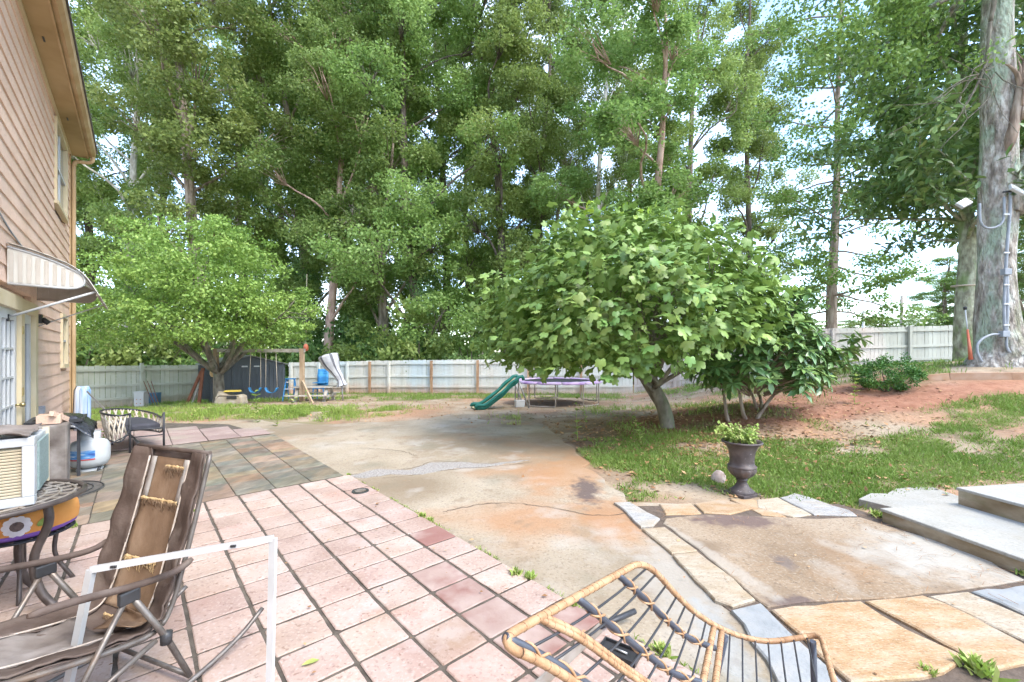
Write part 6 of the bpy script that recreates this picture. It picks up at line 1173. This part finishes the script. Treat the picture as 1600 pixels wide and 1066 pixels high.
# timber edging
te = thing('timber_edging', 'low orange brown timber edging holding the soil below the oak', 'edging', (8.4, 9.0, 1.0)); EP_ = [np.array([8.3, 9.05]), np.array([8.95, 8.72]), np.array([9.7, 8.28]), np.array([10.7, 7.7])]
for a, b_ in zip(EP_[:-1], EP_[1:]): mb = MB(); mb.bar([*a, tz(*a) + .03], [*b_, tz(*b_) + .03], .05, .22); mb.build('board', 'timber_edge', te, w=True, bevel=.008)

# ------------------------------------------------------------------ grass, weeds, leaf litter
def blades(name, n, sampler, hmin, hmax, m, lab, T=T_BLADE, lean=.5, wide=1.):
    x, y = sampler(n * 6); g, c = cover(x, y); keep = (rng.random(len(x)) < g ** 1.3) & (polydist(x, y, FLAT) > .0); x, y = x[keep][:n], y[keep][:n]; N = len(x); z = terr(x, y) - .005
    h = lerp(hmin, hmax, rng.random(N) ** 2) * (.6 + .8 * fnoise(x, y, .5)); a = rng.random(N) * 6.283; d = np.stack([np.cos(a) * lean * rng.random(N), np.sin(a) * lean * rng.random(N), np.ones(N)], -1)
    tone = np.clip(.6 * fnoise(x + 9, y, .8) + .5 * rng.random(N) - .05, 0, 1); return tag(child(name, scatter(name, T, np.stack([x, y, z], -1), d, rdir(N) + np.array([.0, -.3, .1]), h, tone, m), None), lab, 'grass', kind='stuff')
def samp(x0, x1, y0, y1): return lambda n: (rng.uniform(x0, x1, n), rng.uniform(y0, y1, n))
blades('lawn_grass', 40000, samp(.9, 9.5, 4.3, 7.8), .025, .09, 'grass_green', 'short green lawn grass around the urn', T_BLADE, 1.1)
T_W = (np.array([(-.12, 0, 0), (.12, 0, 0), (.16, .6, .1), (0, 1, .2)]), np.array([(0, 1, 2, 3)]))
blades('broad_weeds', 46000, samp(1.1, 9.5, 4.3, 7.8), .022, .07, 'grass_green', 'low broad leaved weeds and clover mixed into the lawn', T_W, 1.6)
blades('yard_grass', 34000, samp(-15, .2, 8.3, 14.5), .03, .13, 'grass_yellow', 'patchy yellow green grass on the sandy yard')
blades('fence_grass', 30000, samp(-14, 9, 14.0, 20.5), .04, .16, 'grass_green', 'grass along the foot of the back fence', T_BLADE, .6)
blades('bank_grass', 26000, samp(2, 17, 7.5, 15.8), .04, .14, 'grass_green', 'thin grass on the clay bank and under the fig', T_BLADE, .7)
# tall weeds one can count
def weed_mesh(seed, H, n, leaf):
    q = np.random.default_rng(seed); mb = MB(); P = bez([(0, 0, 0), (.02 * q.normal(), .02 * q.normal(), H * .5), (.06 * q.normal(), .06 * q.normal(), H)], 8); mb.tube(P, list(np.linspace(.006, .002, 8)), 5); st_ = mb.mesh('stem', 'leaf_young'); f = q.random(n); pp = np.array([P[min(7, int(k * 7.99))] for k in f]); a = q.random(n) * 6.28
    d = np.stack([np.cos(a), np.sin(a), .5 + 0 * a], -1); return st_, scatter('foliage', T_LONG, pp, d, np.stack([0 * a, 0 * a, 1 + 0 * a], -1) + q.normal(size=(n, 3)) * .2, q.uniform(.6, 1.2, n) * leaf, q.random(n), 'grass_yellow')
WM = [weed_mesh(1, .62, 46, .13), weed_mesh(2, .4, 30, .1), weed_mesh(3, .8, 40, .11)]
wd = [(400, 662, 0, 1.15, 'tallest leafy weed in front of the shed, right of the woven chair'), (433, 668, 1, 1.0, 'leafy weed at the rear corner of the slate'), (452, 650, 1, 1.1, 'leafy weed beyond the slate, right of the tall one'), (478, 652, 2, .8, 'thin tall weed in line with the swing frame post'), (505, 655, 1, .9, 'weed on the dirt right of the swing frame'), (530, 648, 2, .7, 'thin weed on the dirt near the striped umbrella'), (575, 648, 1, .8, 'weed standing alone on the bare dirt left of the slide'),
      (330, 655, 1, .9, 'weed behind the dusty rear pavers'), (300, 664, 1, .8, 'weed sprouting among the dusty rear pavers'), (903, 690, 2, .95, 'tall grassy weed at the concrete edge left of the fig trunk'), (1000, 690, 1, 1.0, 'leafy weed below the fig trunk'), (915, 660, 1, .9, 'weed between the trampoline and the fig'), (1335, 632, 0, .9, 'upright weed on the red bank left of the bush'), (1240, 640, 0, .8, 'upright weed below the rhododendron'), (160, 700, 1, .9, 'weed behind the woven chair near the wall'), (640, 642, 1, .6, 'small weed on the dirt short of the slide')]
for k, (px, py, vv, s, lab) in enumerate(wd):
    Ys = np.linspace(4, 22, 500); rx = (px - CX) * Ys / F_PX; rz_ = EYE - (py - HY) * Ys / F_PX; hit = np.argmax(rz_ < np.maximum(terr(rx, Ys), -.02 if py > 690 else -9)); p = np.array([rx[hit], Ys[hit]]); zz = max(tz(*p), -.01)
    t = thing('weed', lab, 'weed', (p[0], p[1], zz - .01), k, 'tall weeds'); child('stem', WM[vv][0], t, scale=(s, s, s)); child('foliage', WM[vv][1], t, scale=(s, s, s))
tuft_p = [(660, 806, .5, 'grass tuft growing from the paver edge beside the concrete'), (673, 812, .4, 'second grass tuft at the paver edge'), (805, 897, .6, 'grass tuft at the paver edge above the rattan chair'), (828, 903, .6, 'lower grass tuft above the rattan chair'), (895, 946, .5, 'grass tuft seen through the rattan chair rods'), (1035, 1020, .7, 'grass tuft between the pavers under the rattan chair'), (1372, 806, .9, 'yellow green weed tuft at the corner of the steps'), (1598, 897, .6, 'weed tuft at the foot of the lower step'), (545, 742, .4, 'tiny weed where slate, pavers and concrete meet'), (300, 800, .4, 'tiny weed in the pavers behind the camp chair'), (112, 824, .7, 'pale weed growing from the slate by the round table'), (1530, 1048, 1.0, 'spiky green grass clump at the near edge of the granite strips'), (1450, 1050, .5, 'small grass clump on the orange granite strip'), (730, 672, .8, 'tuft in a concrete crack')]
def tuft_mesh(seed):
    q = np.random.default_rng(seed); n = 60; a = q.random(n) * 6.28; p = np.stack([q.normal(size=n) * .03, q.normal(size=n) * .03, np.zeros(n)], -1); return scatter('blades', T_W, p, np.stack([np.cos(a), np.sin(a), .35 + q.random(n)], -1), np.stack([0 * a, 0 * a, 1 + 0 * a], -1) + q.normal(size=(n, 3)) * .3, q.uniform(.04, .1, n), q.random(n), 'grass_yellow')
TM = [tuft_mesh(i) for i in range(3)]
for k, (px, py, s, lab) in enumerate(tuft_p[:-1]):
    p = gp(px, py, .01); o = child('weed_tuft', TM[k % 3], None, (p[0], p[1], .008), (0, 0, k), (s, s, s)); tag(o, lab, 'weed', 'weed tufts in the paving')
# leaf litter
n = 9000; x = np.concatenate([rng.uniform(-12, 9, n // 2), rng.normal(3.2, 1.6, n // 2)]); y = np.concatenate([rng.uniform(4.3, 17, n // 2), rng.normal(7.6, 1.5, n // 2)]); k_ = (y > 4.35) & (polydist(x, y, FLAT) > .02); x, y = x[k_], y[k_]; N = len(x)
tag(child('leaf_litter', scatter('leaf_litter', T_DIAMOND, np.stack([x, y, terr(x, y) + .012], -1), rdir(N) * np.array([1, 1, .25]), rdir(N) * .35 + np.array([0, 0, 1]), rng.uniform(.03, .09, N), rng.random(N), 'leaf_dead'), None), 'brown leaf litter scattered over the dirt', 'leaf litter', kind='stuff')
n = 420; x = rng.uniform(-2.5, 4, n); y = rng.uniform(1.6, 11, n); k_ = (polydist(x, y, FLAT) < -.1); x, y = x[k_], y[k_]; N = len(x)
tag(child('patio_debris', scatter('patio_debris', T_DIAMOND, np.stack([x, y, np.full(N, .026)], -1), rdir(N) * np.array([1, 1, .1]), rdir(N) * .2 + np.array([0, 0, 1]), rng.uniform(.008, .03, N) * np.where(rng.random(N) > .93, 2.2, 1), rng.random(N), 'leaf_dead'), None), 'small leaf crumbs and twigs scattered on the paving', 'debris', kind='stuff')
p = gp(480, 1043); o = child('green_leaf', npmesh('green_leaf', T_LONG[0] * np.array([1.3, 1, 1]), T_LONG[1], 'leaf_box' if False else 'leaf_young'), None, (p[0] - .02, p[1] - .02, .024), (0, 0, -.9), (.085, .085, .085)); tag(o, 'single green leaf lying on a pink paver', 'leaf')

n = 900; bb = rng.uniform(-3.6, .9, n); bb = bb[vnoise(bb * 3, bb * 0, .5) > .45]; n = len(bb); q = PO + (1.838 + rng.normal(size=n) * .008)[:, None] * V + bb[:, None] * U
tag(child('joint_moss', scatter('joint_moss', T_W, np.stack([q[:, 0], q[:, 1], np.full(n, .0)], -1), rdir(n) * np.array([1, 1, .3]) + np.array([0, 0, .7]), rdir(n) + np.array([0, 0, 1.]), rng.uniform(.008, .03, n), rng.random(n), 'grass_yellow'), None), 'moss and tiny weeds in the joint between pavers and concrete', 'moss', kind='stuff')
n = 420; tx = np.concatenate([rng.normal(3.3, .18, 160), rng.uniform(1.3, 3.5, 160), rng.uniform(-1.5, 1.2, 100)]); ty = np.concatenate([rng.uniform(2.8, 4.3, 160), rng.uniform(2.6, 4.4, 160), rng.uniform(4.2, 9, 100)]); d = rdir(n) * np.array([1, 1, .06])
tag(child('twigs', scatter('twigs', (np.array([(-.02, 0, 0), (.02, 0, 0), (.015, 1, .02), (-.015, 1, .02)]), np.array([(0, 1, 2, 3)])), np.stack([tx, ty, np.full(n, .027)], -1), d, np.tile(np.array([0, 0, 1.]), (n, 1)) + rdir(n) * .2, rng.uniform(.02, .1, n), rng.random(n) * .5, 'leaf_dead'), None), 'dry twigs and needles lying on the brown slab and concrete', 'twigs', kind='stuff')
